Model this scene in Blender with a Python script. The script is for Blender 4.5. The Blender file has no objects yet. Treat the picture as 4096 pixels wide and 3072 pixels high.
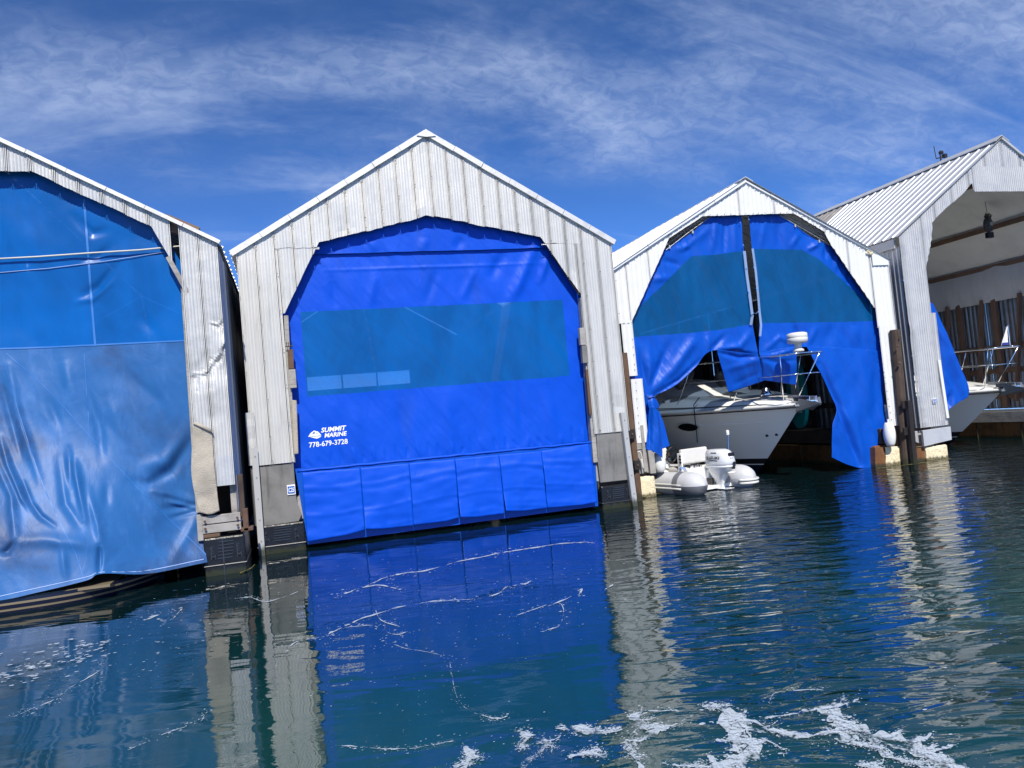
import bpy, math, random
import numpy as np
from mathutils import Vector, Matrix, noise

random.seed(7)
S = bpy.context.scene
COL = S.collection

# ------------------------------------------------------------------ camera
CAM_H, FPX = 1.75, 3030.7
YAW, PITCH, ROLL = 0.2859, 0.0414, -0.0914
_cy, _sy, _cp, _sp = math.cos(YAW), math.sin(YAW), math.cos(PITCH), math.sin(PITCH)
FWD = Vector((_sy*_cp, _cy*_cp, _sp))
_r = Vector((_cy, -_sy, 0)); _u = _r.cross(FWD)
RGT = _r*math.cos(ROLL) + _u*math.sin(ROLL)
UPV = _u*math.cos(ROLL) - _r*math.sin(ROLL)
cd = bpy.data.cameras.new('camera'); cam = bpy.data.objects.new('camera', cd); COL.objects.link(cam)
cd.sensor_width = 36; cd.lens = FPX/4096*36; cd.clip_start = .1; cd.clip_end = 2000
cam.matrix_world = Matrix(((RGT.x, UPV.x, -FWD.x, 0), (RGT.y, UPV.y, -FWD.y, 0), (RGT.z, UPV.z, -FWD.z, CAM_H), (0, 0, 0, 1)))
S.camera = cam

def ray(px, py): return FWD + RGT*((px-2048)/FPX) - UPV*((py-1536)/FPX)
def at(px, py, Y):
    d = ray(px, py); t = Y/d.y
    return Vector((d.x*t, Y, CAM_H + d.z*t))
def atz(px, py, z=0.):
    d = ray(px, py); t = (z-CAM_H)/d.z
    return Vector((d.x*t, d.y*t, z))
def atx(px, py, X):
    d = ray(px, py); t = X/d.x
    return Vector((X, d.y*t, CAM_H + d.z*t))

# ------------------------------------------------------------------ light
SUN_EL, SUN_AZ = math.radians(47), math.radians(6)     # azimuth: from -Y towards -X
sd = Vector((-math.sin(SUN_AZ)*math.cos(SUN_EL), -math.cos(SUN_AZ)*math.cos(SUN_EL), math.sin(SUN_EL)))
sl = bpy.data.lights.new('sun', 'SUN'); so = bpy.data.objects.new('sun', sl); COL.objects.link(so)
sl.energy = 4.6; sl.angle = math.radians(.53); sl.color = (1, .95, .87)
so.rotation_euler = sd.to_track_quat('Z', 'Y').to_euler(); so.location = (-5, -10, 20)
S.view_settings.view_transform = 'Standard'; S.view_settings.look = 'None'
S.view_settings.exposure = .25; S.view_settings.gamma = 1; S.view_settings.use_curve_mapping = False

W = bpy.data.worlds.new('World'); S.world = W; W.use_nodes = True
nt = W.node_tree; nt.nodes.clear()
class NB:
    """small helper that adds nodes and links them"""
    def __init__(s, nt): s.nt = nt
    def n(s, typ, **kw):
        nd = s.nt.nodes.new(typ)
        for k, v in kw.items():
            if k.startswith('i_'):
                key = k[2:]; key = int(key) if key.isdigit() else key.replace('_', ' ')
                sock = nd.inputs[key]
                if isinstance(v, bpy.types.NodeSocket): s.nt.links.new(v, sock)
                else: sock.default_value = v
            else: setattr(nd, k, v)
        return nd
    def m(s, op, a, b=0., c=0., clamp=False):
        nd = s.n('ShaderNodeMath', operation=op, use_clamp=clamp)
        for i, v in enumerate((a, b, c)):
            if isinstance(v, bpy.types.NodeSocket): s.nt.links.new(v, nd.inputs[i])
            else: nd.inputs[i].default_value = v
        return nd.outputs[0]
    def noise(s, vec, scale, detail=4, rough=.55, dist=0., dim='3D'):
        nd = s.n('ShaderNodeTexNoise', noise_dimensions=dim)
        s.nt.links.new(vec, nd.inputs['Vector'])
        nd.inputs['Scale'].default_value = scale; nd.inputs['Detail'].default_value = detail
        nd.inputs['Roughness'].default_value = rough; nd.inputs['Distortion'].default_value = dist
        return nd.outputs[0]
    def mapr(s, v, a, b, c=0., d=1., smooth=True):
        nd = s.n('ShaderNodeMapRange', interpolation_type='SMOOTHSTEP' if smooth else 'LINEAR')
        s.nt.links.new(v, nd.inputs[0])
        for i, x in enumerate((a, b, c, d)): nd.inputs[1+i].default_value = x
        return nd.outputs[0]
    def mix(s, f, a, b, typ='MIX'):
        nd = s.n('ShaderNodeMix', data_type='RGBA', blend_type=typ)
        for k, v in ((0, f), (6, a), (7, b)):
            if isinstance(v, bpy.types.NodeSocket): s.nt.links.new(v, nd.inputs[k])
            else: nd.inputs[k].default_value = (*v, 1) if isinstance(v, tuple) and len(v) == 3 else v
        return nd.outputs[2]
    def map(s, vec, scale=(1, 1, 1), rot=(0, 0, 0), loc=(0, 0, 0)):
        nd = s.n('ShaderNodeMapping'); s.nt.links.new(vec, nd.inputs[0])
        nd.inputs[1].default_value = loc; nd.inputs[2].default_value = rot; nd.inputs[3].default_value = scale
        return nd.outputs[0]

b = NB(nt)
sky = b.n('ShaderNodeTexSky', sky_type='NISHITA', sun_disc=False)
sky.sun_elevation = SUN_EL; sky.sun_rotation = math.pi + SUN_AZ; sky.altitude = 0
sky.air_density = .3; sky.dust_density = 0; sky.ozone_density = 10
tc = b.n('ShaderNodeTexCoord'); sx = b.n('ShaderNodeSeparateXYZ', i_0=tc.outputs['Generated'])
zz = b.m('ADD', b.m('MAXIMUM', sx.outputs[2], 0.), .42)
pv = b.n('ShaderNodeCombineXYZ', i_0=b.m('DIVIDE', sx.outputs[0], zz), i_1=b.m('DIVIDE', sx.outputs[1], zz)).outputs[0]
SROT, OX_, OY_ = 1.0, 5.2, .4
big = b.noise(b.map(pv, (.8, 1.5, 1), (0, 0, SROT), (OX_, OY_, 0)), 1.5, 3, .5, .2)
wisp = b.noise(b.map(pv, (1., 2.4, 1), (0, 0, SROT), (.3, 4.2, 0)), 2.2, 9, .6, .45)
mack = b.noise(b.map(pv, (1, 1.5, 1), (0, 0, SROT+.3), (7, 2, 0)), 30., 5, .62, .8)
mask = b.m('MULTIPLY', b.mapr(big, .42, .66), b.mapr(wisp, .30, .68))
mask = b.m('MULTIPLY', mask, b.mapr(mack, .32, .66, .55, 1.))
streak = b.m('MULTIPLY', b.mapr(b.noise(b.map(pv, (.6, 3.2, 1), (0, 0, SROT), (1.4, 8.2, 0)), 2., 8, .6, .5), .52, .76), .35)
mask = b.m('MINIMUM', b.m('ADD', b.m('MULTIPLY', mask, .58), streak), .8)
hs = b.n('ShaderNodeHueSaturation'); nt.links.new(sky.outputs[0], hs.inputs['Color'])
hs.inputs['Saturation'].default_value = 1.06; hs.inputs['Value'].default_value = 1.5
sc_ = b.mix(mask, hs.outputs[0], (3.2, 3.9, 5.4))
bg = b.n('ShaderNodeBackground', i_Color=sc_); bg.inputs['Strength'].default_value = .15
ow = b.n('ShaderNodeOutputWorld'); nt.links.new(bg.outputs[0], ow.inputs[0])

# ------------------------------------------------------------------ materials
MATS = {}
def mat(name, col, rough=.6, metal=0., spec=.5, var=0., vscale=3., vcol=None, bump=0., bscale=30., streak=None, coat=0., fn=None, wet=0., stretch=(1, 1, 1)):
    if name in MATS: return MATS[name]
    m = bpy.data.materials.new(name); m.use_nodes = True; t = m.node_tree; B = NB(t)
    p = t.nodes['Principled BSDF']; g = B.n('ShaderNodeNewGeometry').outputs['Position']
    c = (*col, 1)
    p.inputs['Base Color'].default_value = c; p.inputs['Roughness'].default_value = rough
    p.inputs['Metallic'].default_value = metal; p.inputs['Specular IOR Level'].default_value = spec
    p.inputs['Coat Weight'].default_value = coat; p.inputs['Coat Roughness'].default_value = .08
    cs = None
    if var > 0:
        gv = B.map(g, stretch)
        n1 = B.noise(gv, vscale, 6, .62, .4)
        vc = vcol or tuple(x*.55 for x in col)
        cs = B.mix(B.mapr(n1, .42, .72, 0, var), c, (*vc, 1))
    if streak:
        s_col, s_amt, s_scale, zs = streak
        n2 = B.noise(B.map(g, (s_scale, s_scale, zs)), 1., 5, .65, .2)
        cs = B.mix(B.mapr(n2, .5, .75, 0, s_amt), cs if cs else c, (*s_col, 1))
    if wet:
        zz_ = B.m('ADD', B.n('ShaderNodeSeparateXYZ', i_0=g).outputs[2], B.m('MULTIPLY', B.m('SUBTRACT', B.noise(B.map(g, (5, 5, .8)), 3., 4, .6), .5), wet*1.6))
        cs = B.mix(B.mapr(zz_, wet*.35, wet, .9, 0.), cs if cs else c, (.03, .032, .012, 1))
    if fn: cs = fn(B, g, cs if cs else c, p) or cs
    if cs and isinstance(cs, bpy.types.NodeSocket): t.links.new(cs, p.inputs['Base Color'])
    if bump > 0:
        bn = B.n('ShaderNodeBump'); bn.inputs['Strength'].default_value = 1; bn.inputs['Distance'].default_value = bump
        t.links.new(B.noise(B.map(g, stretch), bscale, 4, .6), bn.inputs['Height']); t.links.new(bn.outputs[0], p.inputs['Normal'])
    MATS[name] = m
    return m

mat('alu_white', (.63, .615, .57), .46, .25, var=.45, vscale=2.2, vcol=(.5, .5, .48), bump=.004, bscale=9, streak=((.32, .31, .29), .55, 26, 1.2), stretch=(1, 1, .5))
mat('alu_bright', (.56, .555, .535), .46, .12, var=.5, vscale=2.5, vcol=(.52, .54, .56), bump=.006, bscale=7, streak=((.38, .38, .37), .4, 22, 1.0))
mat('galv', (.6, .59, .565), .42, .3, var=.5, vscale=3, vcol=(.42, .43, .45), bump=.004, bscale=8, streak=((.42, .42, .42), .4, 20, .8))
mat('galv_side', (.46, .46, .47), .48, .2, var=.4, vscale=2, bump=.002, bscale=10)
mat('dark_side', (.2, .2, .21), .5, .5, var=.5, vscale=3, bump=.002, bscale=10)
mat('steel_white', (.74, .735, .71), .4, 0., var=.25, vscale=2.5, vcol=(.68, .7, .7), bump=.002, bscale=12, streak=((.6, .6, .57), .3, 18, 1.2))
mat('roof_galv', (.64, .65, .66), .42, .5, var=.4, vscale=1.5, vcol=(.5, .5, .5), streak=((.45, .44, .42), .3, 6, 6))
mat('roof_dark', (.24, .22, .2), .8, .1, var=.7, vscale=4, vcol=(.42, .4, .37))
mat('trim', (.7, .685, .64), .45, .3, var=.5, vscale=5, vcol=(.48, .47, .45), bump=.004, bscale=12)
mat('steel_pole', (.47, .47, .46), .5, .2, var=.5, vscale=6, vcol=(.45, .47, .47), bump=.001, bscale=40, wet=0.16)
mat('wood_grey', (.36, .34, .31), .85, var=.7, vscale=3, vcol=(.17, .155, .14), bump=.003, bscale=14, streak=((.15, .14, .12), .8, 3, 40))
mat('wood_brown', (.13, .075, .045), .8, var=.7, vscale=4, vcol=(.07, .035, .02), bump=.004, bscale=12, streak=((.06, .03, .02), .8, 40, 2.), wet=0.2)
mat('wood_dark', (.075, .05, .036), .85, var=.7, vscale=4, vcol=(.03, .018, .013), bump=.006, bscale=9, streak=((.025, .015, .01), .9, 45, 2), wet=0.2)
mat('wood_stud', (.2, .12, .08), .8, var=.6, vscale=3, vcol=(.12, .06, .035), bump=.002, bscale=12)
mat('board', (.2, .195, .185), .85, var=.8, vscale=3.2, vcol=(.13, .13, .125), bump=.003, bscale=8, streak=((.07, .07, .07), .85, 7, .7))
mat('black_plastic', (.012, .012, .013), .3, spec=.35, var=.3, vscale=3, vcol=(.02, .02, .021), bump=.012, bscale=4.5, wet=0.1)
mat('black_bar', (.03, .03, .032), .3, spec=.7)
def foamfn(B, g, c, p):
    n = B.noise(g, 55, 3, .6); return B.mix(B.mapr(n, .44, .66, 0, .45), c, (.58, .42, .2, 1))
mat('foam_yellow', (.86, .75, .5), .9, var=.5, vscale=5, vcol=(.72, .6, .4), bump=.02, bscale=30, fn=foamfn, wet=0.09)
mat('rust_skin', (.2, .085, .025), .6, var=.8, vscale=3, vcol=(.07, .03, .015), bump=.004, bscale=8, streak=((.09, .04, .02), .7, 9, .8), wet=0.1)
mat('rust', (.12, .065, .04), .8, var=.7, vscale=9, vcol=(.06, .03, .02), bump=.004, bscale=25)
mat('black_steel', (.025, .022, .02), .6, .3, var=.5, vscale=8, vcol=(.06, .035, .025), wet=0.2)
mat('algae', (.13, .12, .025), .9, var=.7, vscale=14, vcol=(.04, .045, .012), bump=.01, bscale=40)
def tarpfn(B, g, c, p):
    bn = B.n('ShaderNodeBump'); bn.inputs['Distance'].default_value = .008; bn.inputs['Strength'].default_value = .8
    a = B.noise(B.map(g, (1.3, 1, .8), (0, .5, 0)), 2.4, 4, .5, 1.8)
    cr = B.noise(B.map(g, (1.2, 1, .7), (0, .6, 0)), 4.5, 3, .6, 1.2); cr = B.m('POWER', B.m('SUBTRACT', 1., B.m('ABSOLUTE', B.m('MULTIPLY', B.m('SUBTRACT', cr, .5), 9.)), clamp=True), 2.)
    a = B.m('ADD', a, B.m('MULTIPLY', cr, B.m('MULTIPLY', B.mapr(B.noise(g, .9, 2), .45, .7), .1)))
    p.id_data.links.new(a, bn.inputs['Height']); p.id_data.links.new(bn.outputs[0], p.inputs['Normal'])
    return None
mat('tarp_blue', (.0, .072, .58), .5, spec=.22, streak=((.012, .07, .4), .4, 3.2, .35), var=.35, vscale=1.6, vcol=(.0, .062, .52), fn=tarpfn)
mat('tarp_royal', (.0, .076, .48), .46, spec=.3, var=.45, vscale=1.8, vcol=(.002, .05, .38), fn=tarpfn)
mat('tarp_faded', (.022, .12, .34), .46, spec=.28, var=.9, vscale=.9, vcol=(.025, .055, .14), streak=((.07, .2, .5), .5, 3, 1.1), fn=tarpfn)
mat('tarp_under', (.01, .04, .22), .6)
mat('stitch', (.3, .42, .7), .7)
mat('seam_band', (.02, .16, .5), .5)
def screen(name, col, tint, f, rough=.3):
    m = bpy.data.materials.new(name); m.use_nodes = True; t = m.node_tree; B = NB(t)
    p = t.nodes['Principled BSDF']; g = B.n('ShaderNodeNewGeometry').outputs['Position']
    n = B.noise(B.map(g, (1, 1, .45)), 1.6, 5, .6, .5)
    t.links.new(B.mix(B.mapr(n, .35, .7), (*col, 1), (*[x*.75 for x in col], 1)), p.inputs['Base Color'])
    p.inputs['Roughness'].default_value = rough; p.inputs['Specular IOR Level'].default_value = .35
    tr = B.n('ShaderNodeBsdfTransparent'); tr.inputs[0].default_value = (*tint, 1)
    mx = B.n('ShaderNodeMixShader'); mx.inputs[0].default_value = f
    t.links.new(p.outputs[0], mx.inputs[1]); t.links.new(tr.outputs[0], mx.inputs[2])
    t.links.new(mx.outputs[0], t.nodes['Material Output'].inputs[0]); MATS[name] = m
screen('screen_teal', (.0, .125, .46), (.75, .86, 1), .22)
screen('screen_deep', (.001, .095, .29), (.5, .7, 1), .2)
screen('screen_left', (.0, .14, .52), (.6, .78, 1), .2)
screen('clear_vinyl', (.3, .42, .66), (.8, .9, 1), .25, .2)
mat('gel', (.88, .87, .82), .28, spec=.4, coat=.15, var=.12, vscale=1.5, vcol=(.7, .7, .69))
mat('gel_warm', (.68, .67, .62), .3)
mat('navy', (.008, .012, .03), .3, coat=.4)
mat('beige', (.2, .16, .1), .4)
mat('chrome', (.82, .82, .84), .12, 1.)
mat('anchor', (.42, .43, .45), .42, .8, bump=.002, bscale=20)
mat('black', (.012, .012, .013), .45)
mat('glass_dark', (.01, .011, .014), .06, spec=.7)
mat('rubber', (.02, .02, .021), .6)
mat('hyp_light', (.54, .54, .54), .5, var=.25, vscale=4, vcol=(.36, .37, .38), bump=.001, bscale=40)
mat('hyp_grey', (.14, .145, .16), .55, var=.3, vscale=5, vcol=(.2, .2, .215))
mat('hyp_dark', (.1, .1, .115), .55)
mat('vinyl', (.66, .64, .6), .45, var=.2, vscale=5, vcol=(.5, .47, .42), bump=.002, bscale=15)
mat('motor_white', (.7, .71, .71), .2, coat=.6)
mat('decal', (.02, .02, .025), .4)
mat('decal_grey', (.3, .3, .32), .4)
mat('white_print', (.9, .91, .93), .6)
mat('sign_blue', (.01, .1, .42), .4)
mat('sign_white', (.85, .86, .86), .5)
mat('rope', (.6, .57, .5), .9)
mat('rope_dark', (.02, .02, .022), .8)
mat('carpet', (.47, .42, .34), .98, spec=.1, var=.7, vscale=5, vcol=(.34, .3, .24), bump=.012, bscale=70)
mat('teal_board', (.01, .3, .3), .3)
mat('grey_sheet', (.6, .6, .6), .75, var=.3, vscale=2, vcol=(.48, .48, .48), bump=.015, bscale=3, stretch=(1, 3, .6))
mat('ceil_sheet', (.8, .8, .78), .8, var=.25, vscale=2)
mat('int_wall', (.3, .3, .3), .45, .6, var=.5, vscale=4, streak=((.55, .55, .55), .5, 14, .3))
mat('owl', (.035, .035, .04), .7, var=.8, vscale=18, vcol=(.16, .13, .1))
mat('owl_pale', (.4, .36, .3), .8, var=.5, vscale=20)
mat('fender', (.78, .78, .74), .45, var=.3, vscale=6, vcol=(.6, .58, .5))
mat('flag_white', (.85, .85, .85), .8)
mat('flag_red', (.5, .03, .03), .8)
mat('flag_blue', (.02, .04, .25), .8)
mat('rust_dot', (.1, .06, .04), .8)
def fiber():
    m = bpy.data.materials.new('fibreglass'); m.use_nodes = True; t = m.node_tree; B = NB(t)
    p = t.nodes['Principled BSDF']; p.inputs['Base Color'].default_value = (.75, .78, .78, 1); p.inputs['Roughness'].default_value = .5
    tl = B.n('ShaderNodeBsdfTranslucent'); tl.inputs[0].default_value = (.85, .88, .88, 1)
    mx = B.n('ShaderNodeMixShader'); mx.inputs[0].default_value = .75; tt = B.n('ShaderNodeBsdfTransparent'); m2 = B.n('ShaderNodeMixShader'); m2.inputs[0].default_value = .6; t.links.new(mx.outputs[0], m2.inputs[1]); t.links.new(tt.outputs[0], m2.inputs[2])
    t.links.new(p.outputs[0], mx.inputs[1]); t.links.new(tl.outputs[0], mx.inputs[2]); mx = m2; t.links.new(mx.outputs[0], t.nodes['Material Output'].inputs[0]); MATS['fibreglass'] = m
fiber()
def foam_mat():
    m = bpy.data.materials.new('sea_foam'); m.use_nodes = True; t = m.node_tree; B = NB(t)
    p = t.nodes['Principled BSDF']; g = B.n('ShaderNodeNewGeometry').outputs['Position']
    n = B.m('ADD', B.m('MULTIPLY', B.noise(g, 7, 3, .5, .6), .72), B.m('MULTIPLY', B.noise(g, 34, 4, .65, .8), .28))
    p.inputs['Base Color'].default_value = (.55, .62, .68, 1); p.inputs['Roughness'].default_value = .7
    tr = B.n('ShaderNodeBsdfTransparent')
    mx = B.n('ShaderNodeMixShader', i_0=B.mapr(n, .50, .60, .28, 1.))
    t.links.new(p.outputs[0], mx.inputs[1]); t.links.new(tr.outputs[0], mx.inputs[2]); t.links.new(mx.outputs[0], t.nodes['Material Output'].inputs[0]); MATS['sea_foam'] = m
foam_mat()

# ------------------------------------------------------------------ object helpers
def props(o, label=None, cat=None, group=None, kind=None):
    for k, v in (('label', label), ('category', cat), ('group', group), ('kind', kind)):
        if v: o[k] = v
    return o
def thing(name, loc, label, cat, group=None, rz=0.):
    o = bpy.data.objects.new(name, None); COL.objects.link(o); o.location = loc; o.rotation_euler = (0, 0, rz)
    o.empty_display_size = .2
    return props(o, label, cat, group)
def origin(par):
    v = Vector((0, 0, 0))
    while par is not None: v = v + par.location; par = par.parent
    return v
def link(name, me, material, parent=None, local=False, smooth=False, kind=None):
    o = bpy.data.objects.new(name, me); COL.objects.link(o)
    if material: me.materials.append(MATS[material])
    if parent is not None:
        if not local: me.transform(Matrix.Translation(-origin(parent)))
        o.parent = parent
    if smooth: me.polygons.foreach_set('use_smooth', [True]*len(me.polygons))
    me.update()
    if kind: o['kind'] = kind
    return o
class MB:
    def __init__(s): s.v = []; s.f = []
    def add(s, vs, fs):
        k = len(s.v); s.v += [tuple(v) for v in vs]; s.f += [tuple(i+k for i in f) for f in fs]; return s
    def box(s, c, d, rot=None, bev=0.):
        x, y, z = (q/2 for q in d)
        vs = [Vector((i*x, j*y, k*z)) for i in (-1, 1) for j in (-1, 1) for k in (-1, 1)]
        if rot is not None: vs = [rot @ v for v in vs]
        return s.add([v+Vector(c) for v in vs], [(0, 1, 3, 2), (4, 6, 7, 5), (0, 4, 5, 1), (2, 3, 7, 6), (0, 2, 6, 4), (1, 5, 7, 3)])
    def beam(s, a, bb, w, h, up=(0, 0, 1)):
        a, bb = Vector(a), Vector(bb); d = (bb-a).normalized(); upv = Vector(up)
        if abs(d.dot(upv)) > .98: upv = Vector((0, 1, 0))
        sx_ = d.cross(upv).normalized(); u2 = sx_.cross(d)
        vs = [p + sx_*(i*w/2) + u2*(j*h/2) for p in (a, bb) for i, j in ((-1, -1), (1, -1), (1, 1), (-1, 1))]
        return s.add(vs, [(0, 3, 2, 1), (4, 5, 6, 7), (0, 1, 5, 4), (1, 2, 6, 5), (2, 3, 7, 6), (3, 0, 4, 7)])
    def prism(s, pts, y0, y1):       # pts: (x,z) outline, extruded along y
        n = len(pts)
        vs = [(x, y0, z) for x, z in pts] + [(x, y1, z) for x, z in pts]
        return s.add(vs, [tuple(range(n)), tuple(range(2*n-1, n-1, -1))] + [(i, i+n, (i+1) % n+n, (i+1) % n) for i in range(n)])
    def tube(s, path, r, n=8, cap=True):
        P = [Vector(p) for p in path]; k = len(s.v); rr = r if isinstance(r, (list, tuple)) else [r]*len(P)
        prev = None
        for i, p in enumerate(P):
            d = (P[min(i+1, len(P)-1)]-P[max(i-1, 0)])
            d = d.normalized() if d.length > 1e-9 else Vector((0, 0, 1))
            if prev is None: a = d.orthogonal().normalized()
            else: a = (prev - d*prev.dot(d)); a = a.normalized() if a.length > 1e-6 else d.orthogonal().normalized()
            prev = a; c = d.cross(a)
            for j in range(n):
                t = 2*math.pi*j/n; s.v.append(tuple(p + (a*math.cos(t)+c*math.sin(t))*rr[i]))
        for i in range(len(P)-1):
            for j in range(n): s.f.append((k+i*n+j, k+i*n+(j+1) % n, k+(i+1)*n+(j+1) % n, k+(i+1)*n+j))
        if cap: s.f.append(tuple(k+j for j in range(n-1, -1, -1))); e = k+(len(P)-1)*n; s.f.append(tuple(e+j for j in range(n)))
        return s
    def lathe(s, prof, c=(0, 0, 0), n=20, axis='z', sx=1., sy=1.):
        k = len(s.v)
        for r, h in prof:
            for j in range(n):
                t = 2*math.pi*j/n; a, q = r*math.cos(t)*sx, r*math.sin(t)*sy
                p = {'z': (a, q, h), 'y': (a, h, q), 'x': (h, a, q)}[axis]
                s.v.append((p[0]+c[0], p[1]+c[1], p[2]+c[2]))
        for i in range(len(prof)-1):
            for j in range(n): s.f.append((k+i*n+j, k+i*n+(j+1) % n, k+(i+1)*n+(j+1) % n, k+(i+1)*n+j))
        s.f.append(tuple(k+j for j in range(n-1, -1, -1))); e = k+(len(prof)-1)*n; s.f.append(tuple(e+j for j in range(n)))
        return s
    def build(s, name, material, parent=None, local=False, smooth=False, kind=None, bevel=0.):
        me = bpy.data.meshes.new(name); me.from_pydata(s.v, [], s.f); me.validate()
        o = link(name, me, material, parent, local, smooth, kind)
        if bevel > 0:
            md = o.modifiers.new('bevel', 'BEVEL'); md.width = bevel; md.segments = 2; md.limit_method = 'ANGLE'
        return o
def polyfn(pts):
    xs = np.array([p[0] for p in pts]); zs = np.array([p[1] for p in pts]); o = np.argsort(xs, kind='stable')
    return lambda x: np.interp(x, xs[o], zs[o])
def grid_mesh(name, P, material, parent, keep=None, smooth=True, kind=None, local=False, thick=0.):
    """P: array (nv,nu,3); keep: bool (nv-1,nu-1)"""
    nv, nu = P.shape[:2]; idx = np.arange(nv*nu).reshape(nv, nu)
    f = np.stack([idx[:-1, :-1], idx[:-1, 1:], idx[1:, 1:], idx[1:, :-1]], -1)
    f = f[keep] if keep is not None else f.reshape(-1, 4)
    if len(f) == 0: return None
    used, inv = np.unique(f, return_inverse=True)
    v = P.reshape(-1, 3)[used]; f = inv.reshape(-1, 4)
    me = bpy.data.meshes.new(name); me.from_pydata(v.tolist(), [], f.tolist())
    o = link(name, me, material, parent, local, smooth, kind)
    if thick: md = o.modifiers.new('cloth thickness', 'SOLIDIFY'); md.thickness = thick; md.offset = 0
    return o
def nz(x, y, z, s): return noise.noise((x*s, y*s, z*s))
def nzgrid(A, B_, s, seed=0., det=3):
    f = np.frompyfunc(lambda a, c: noise.fractal((a*s+seed, c*s, seed*1.7), 1., 2., det), 2, 1)
    return f(A, B_).astype(float)
def in_poly(px, py, poly):
    r = np.zeros(px.shape, bool); n = len(poly)
    for i in range(n):
        x1, y1 = poly[i]; x2, y2 = poly[(i+1) % n]
        c = ((y1 > py) != (y2 > py)); xx = (x2-x1)*(py-y1)/((y2-y1) or 1e-9)+x1
        r ^= c & (px < xx)
    return r
def seg_dist(px, py, path):
    d = np.full(px.shape, 1e9); tt = np.zeros(px.shape); L = 0; n = len(path)-1
    for i in range(n):
        ax, ay = path[i]; bx, by = path[i+1]; vx, vy = bx-ax, by-ay; l2 = vx*vx+vy*vy
        t = np.clip(((px-ax)*vx+(py-ay)*vy)/l2, 0, 1); q = np.hypot(px-ax-t*vx, py-ay-t*vy)
        m = q < d; d[m] = q[m]; tt[m] = (i+t[m])/n
    return d, tt
def text_mesh(body, size, shear=0., offset=0., sx=1.):
    c = bpy.data.curves.new('t', 'FONT'); c.body = body; c.size = size; c.shear = shear; c.offset = offset; c.resolution_u = 3
    o = bpy.data.objects.new('t', c); COL.objects.link(o)
    bpy.context.view_layer.update()
    me = bpy.data.meshes.new_from_object(o.evaluated_get(bpy.context.evaluated_depsgraph_get()))
    bpy.data.objects.remove(o); v = [(p.co.x*sx, p.co.y) for p in me.vertices]; f = [tuple(p.vertices) for p in me.polygons]
    return v, f
def put_text(name, body, material, parent, o, ex, ez, size, shear=0., offset=0., sx=1., fn=None, local=False):
    """flat lettering with its baseline start at o, running along ex, up along ez"""
    v, f = text_mesh(body, size, shear, offset, sx)
    P = [Vector(o)+Vector(ex)*a+Vector(ez)*c for a, c in v]
    if fn: P = [fn(p) for p in P]
    me = bpy.data.meshes.new(name); me.from_pydata([tuple(p) for p in P], [], f)
    return link(name, me, material, parent, local)

# ------------------------------------------------------------------ water
me = bpy.data.meshes.new('water'); q = 700
me.from_pydata([(-q, -q, 0), (q, -q, 0), (q, q, 0), (-q, q, 0)], [], [(0, 1, 2, 3)])
m = bpy.data.materials.new('harbour_water'); m.use_nodes = True; t = m.node_tree; B = NB(t); MATS['harbour_water'] = m
p = t.nodes['Principled BSDF']; g = B.n('ShaderNodeNewGeometry').outputs['Position']
p.inputs['Roughness'].default_value = .015; p.inputs['IOR'].default_value = 1.72
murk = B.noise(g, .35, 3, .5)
painted_falloff = B.mapr(B.m('ADD', B.n('ShaderNodeSeparateXYZ', i_0=g).outputs[1], B.m('MULTIPLY', murk, 3.)), 5.5, 12., 1., 0.)  # base colour painted darker with distance, for light lost at grazing view
t.links.new(B.mix(painted_falloff, (.002, .010, .012, 1), B.mix(B.mapr(murk, .3, .7), (.003, .03, .034, 1), (.007, .052, .052, 1))), p.inputs['Base Color'])
sp = B.n('ShaderNodeSeparateXYZ', i_0=g)
mx_ = B.m('ADD', B.m('SUBTRACT', sp.outputs[0], B.m('MULTIPLY', sp.outputs[1], .42)), B.m('MULTIPLY', B.noise(g, .5, 2), 2.2))
rip = B.mapr(mx_, .4, 2.6)
g2 = B.map(g, (1, 1, 1), (0, 0, .286))
swell = B.noise(B.map(g2, (.7, 1.7, 1)), 1.3, 2, .5, .5)
fine = B.noise(B.map(g2, (.8, 2.2, 1)), 2.6, 2, .45, .6)
tiny = B.noise(B.map(g2, (1., 2., 1)), 13., 2, .5)
patch = B.mapr(B.noise(g, .8, 2), .42, .66)
h = B.m('MULTIPLY', swell, B.m('ADD', .01, B.m('MULTIPLY', rip, .02)))
h = B.m('ADD', h, B.m('MULTIPLY', fine, B.m('ADD', .002, B.m('MULTIPLY', rip, .026))))
h = B.m('ADD', h, B.m('MULTIPLY', tiny, B.m('ADD', B.m('MULTIPLY', patch, .0008), B.m('MULTIPLY', rip, .0012))))
bn = B.n('ShaderNodeBump'); bn.inputs['Strength'].default_value = 1; bn.inputs['Distance'].default_value = 1.
t.links.new(h, bn.inputs['Height']); t.links.new(bn.outputs[0], p.inputs['Normal'])
link('water', me, 'harbour_water')['kind'] = 'structure'

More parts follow.
